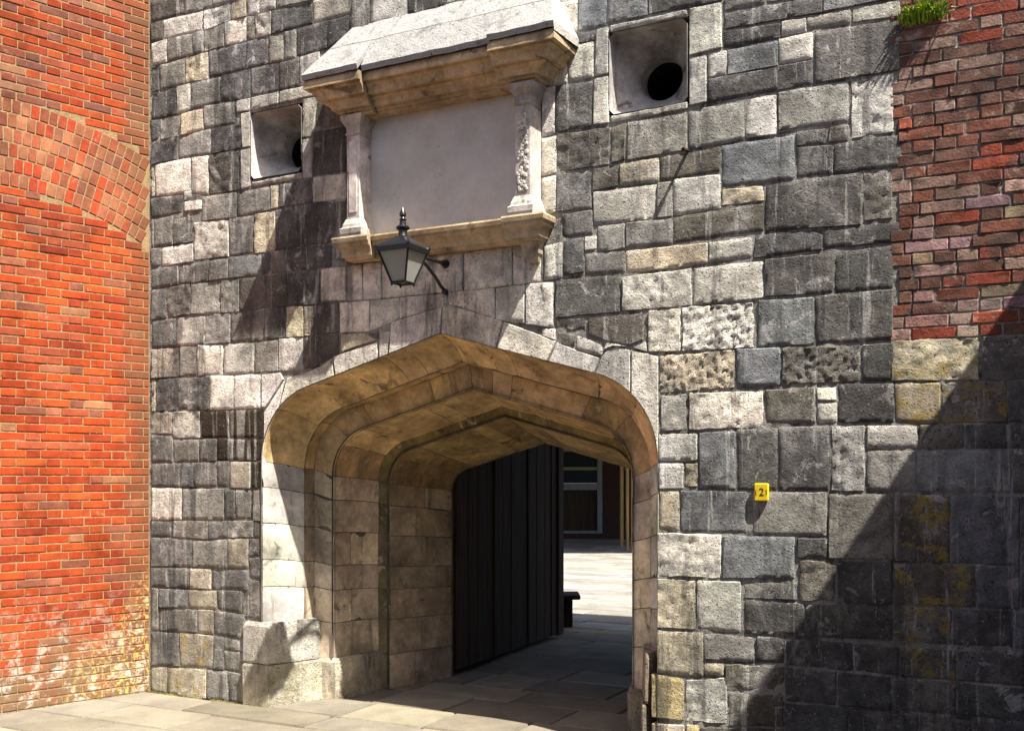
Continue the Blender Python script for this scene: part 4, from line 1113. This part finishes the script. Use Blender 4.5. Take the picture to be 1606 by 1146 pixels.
# =================================================================== OAK GATE LEAF
gl_ = thing('gate_leaf', 'dark oak boarded gate leaf swung open inside the passage', 'gate', (1.828, 1.66, 0))
A = Vector((1.828, 1.66)); B = Vector((1.69, 4.04)); L = (B - A).length; t_ = (B - A) / L; nn = Vector((-t_.y, t_.x)) if Vector((-t_.y, t_.x)).x > 0 else Vector((t_.y, -t_.x))
def leafbox(x0, x1, o0, o1, z0, z1, bev=.005):
    m_ = MB().box((x0, o0, z0), (x1, o1, z1), bev)
    return [(A.x + t_.x * p[0] + nn.x * p[1], A.y + t_.y * p[0] + nn.y * p[1], p[2]) for p in m_.v], m_.f
x = .02
while x < L - .12:
    w = U(.15, .23); w = min(w, L - .12 - x)
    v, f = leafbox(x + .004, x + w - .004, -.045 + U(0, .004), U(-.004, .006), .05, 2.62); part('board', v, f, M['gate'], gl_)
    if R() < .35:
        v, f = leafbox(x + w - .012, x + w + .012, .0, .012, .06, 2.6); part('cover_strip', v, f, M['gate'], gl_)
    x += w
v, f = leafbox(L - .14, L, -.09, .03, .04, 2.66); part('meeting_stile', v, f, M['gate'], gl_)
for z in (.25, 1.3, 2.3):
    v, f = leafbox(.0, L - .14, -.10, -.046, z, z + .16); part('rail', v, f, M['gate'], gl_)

# =================================================================== YARD BEYOND
be = thing('bench', 'low dark bench end showing past the edge of the open gate', 'bench', (0, 12.1, 0), 'X')
bxx = .665
MB().box((bxx - 1.5, 11.95, .31), (bxx + .10, 12.35, .365), .012).build('seat', M['gate'], be).location = (-be.location.x, -be.location.y, 0)
for xx in (bxx - .06, bxx - 1.35):
    o = MB().box((xx - .10, 12.0, 0), (xx + .075, 12.3, .308), .008).build('leg', M['gate'], be); o.location = (-be.location.x, -be.location.y, 0)

FY = 28.6
fb = thing('far_building', 'dark shaded building across the yard with a tall grey framed window', 'building', (2.4, FY, 0), 'X')
def fpx(px, y=FY): return (px - CX) / F * y
def fh(py, y=FY): return CAMH + (HZ - py) * y / F
def rel(o, root): o.location = (-root.location.x, -root.location.y, -root.location.z); return o
wx0, wx1 = fpx(868), fpx(941)
mbf = MB()
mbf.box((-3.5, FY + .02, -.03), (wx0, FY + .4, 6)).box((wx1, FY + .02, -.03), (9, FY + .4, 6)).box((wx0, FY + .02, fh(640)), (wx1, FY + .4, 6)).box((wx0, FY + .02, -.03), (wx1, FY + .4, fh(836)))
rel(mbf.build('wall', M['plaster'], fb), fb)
win = rel(MB().box((wx0, FY + .02, fh(836)), (wx0 + .12, FY + .14, fh(640))).box((wx1 - .07, FY - .03, fh(836)), (wx1 + .06, FY + .14, fh(640))).box((wx0 + .12, FY + .0, fh(836)), (wx1 - .07, FY + .13, fh(832))).build('window', M['greyframe'], fb), fb)
def wsub(name, m_, mat):
    o = m_.build(name, mat, None); o.parent = win; o.location = (0, 0, 0)
    return o
wsub('sill', MB().box((wx0 + .12, FY - .08, fh(768)), (wx1 - .07, FY + .13, fh(758))), M['greyframe'])
wsub('glazing_bar', MB().box((wx0 + .12, FY + .0, fh(708)), (wx1 - .07, FY + .10, fh(704))), M['greyframe'])
wsub('glazing_bar', MB().box((wx0 + .12, FY + .0, fh(737)), (wx1 - .07, FY + .10, fh(732))), M['yellowbar'])
wsub('curtain', MB().box((wx0 + .12, FY + .16, fh(757)), (fpx(900), FY + .20, fh(641))), M['greyframe'])
wsub('pane', MB().box((wx0 + .12, FY + .12, fh(757)), (wx1 - .07, FY + .13, fh(640))), M['pane'])
wsub('lower_panel', MB().box((wx0 + .12, FY + .10, fh(832)), (wx1 - .07, FY + .14, fh(768))), M['gate'])
ve = thing('veranda', 'timber veranda posts and low roof in front of the far building', 'veranda', (2.5, 24.5, 0), 'X')
def post(px, py, wpx, mat='timber'):
    z = F * CAMH / (py - HZ); x = fpx(px, z); w = wpx * z / F
    return rel(MB().box((x - w / 2, z - .08, -.02), (x + w / 2, z + .08, 3.3), .01).build('post', M[mat], ve), ve)
post(975, 856, 5); post(984, 863, 4); post(993, 866, 6)
z1 = 24.6
rel(MB().box((fpx(967, z1), z1 - .15, fh(726, z1)), (fpx(979, z1), z1 + .1, fh(711, z1)), .01).build('lamp_box', M['greyframe'], ve), ve)
rel(MB().box((fpx(979, z1), z1 - .30, fh(738, z1)), (fpx(981.5, z1), z1 - .15, fh(690, z1)), .01).build('post', M['timber'], ve), ve)
rel(MB().box((-4, 22.0, 3.3), (9, FY + .02, 3.45)).build('roof', M['roofing'], ve), ve)

# =================================================================== NEIGHBOURING GABLE, RIGHT OF THE FRAME (casts the diagonal shade)
nb = thing('side_building', 'brick gable end standing out from the wall beyond the right edge', 'building', (6.9, -1.2, 0))
s0g = 6.90
pA = face(1606, 440); pB = face(1145, 1146)
sl = (pA[0] - pB[0]) / (pA[1] - pB[1])
hp = pA[1] + (s0g - pA[0]) / sl
rise = SD - SL / sl
ol = 2.4; far_ = 9.5
gv = [(s, d, h) for s in (s0g, s0g + .35) for d, h in ((.02, -.02), (-ol, -.02), (-ol, hp + rise * ol), (.02, hp))]
part('gable_wall', gv, [(0, 1, 2, 3), (4, 5, 6, 7), (0, 1, 5, 4), (1, 2, 6, 5), (2, 3, 7, 6), (3, 0, 4, 7)], M['oldbrick'], nb, (.24, .09, .06, 1))
cv_ = [(s, d, h) for s in (s0g + .0, s0g + .40) for d, h in ((.02, hp + .003), (-ol - .04, hp + rise * (ol + .04) + .003), (-ol - .04, hp + rise * (ol + .04) + .09), (.02, hp + .09))]
cv_ = [(s, d, h - .09) if False else (s, d, h) for s, d, h in cv_]
MB().box((s0g + .001, -far_, -.02), (s0g + .35, -ol - .002, 6.4)).build('sky_blocking_wall', M['oldbrick'], nb, (.24, .09, .06, 1))  # unseen wall, added to keep sky and bounce light off the lower right
MB().box((s0g + .36, -ol, -.02), (s0g + .7, -.0, 3.4)).build('return_wall', M['oldbrick'], nb, (.24, .09, .06, 1))
print('gable', hp, rise, 'objects', len(bpy.data.objects))
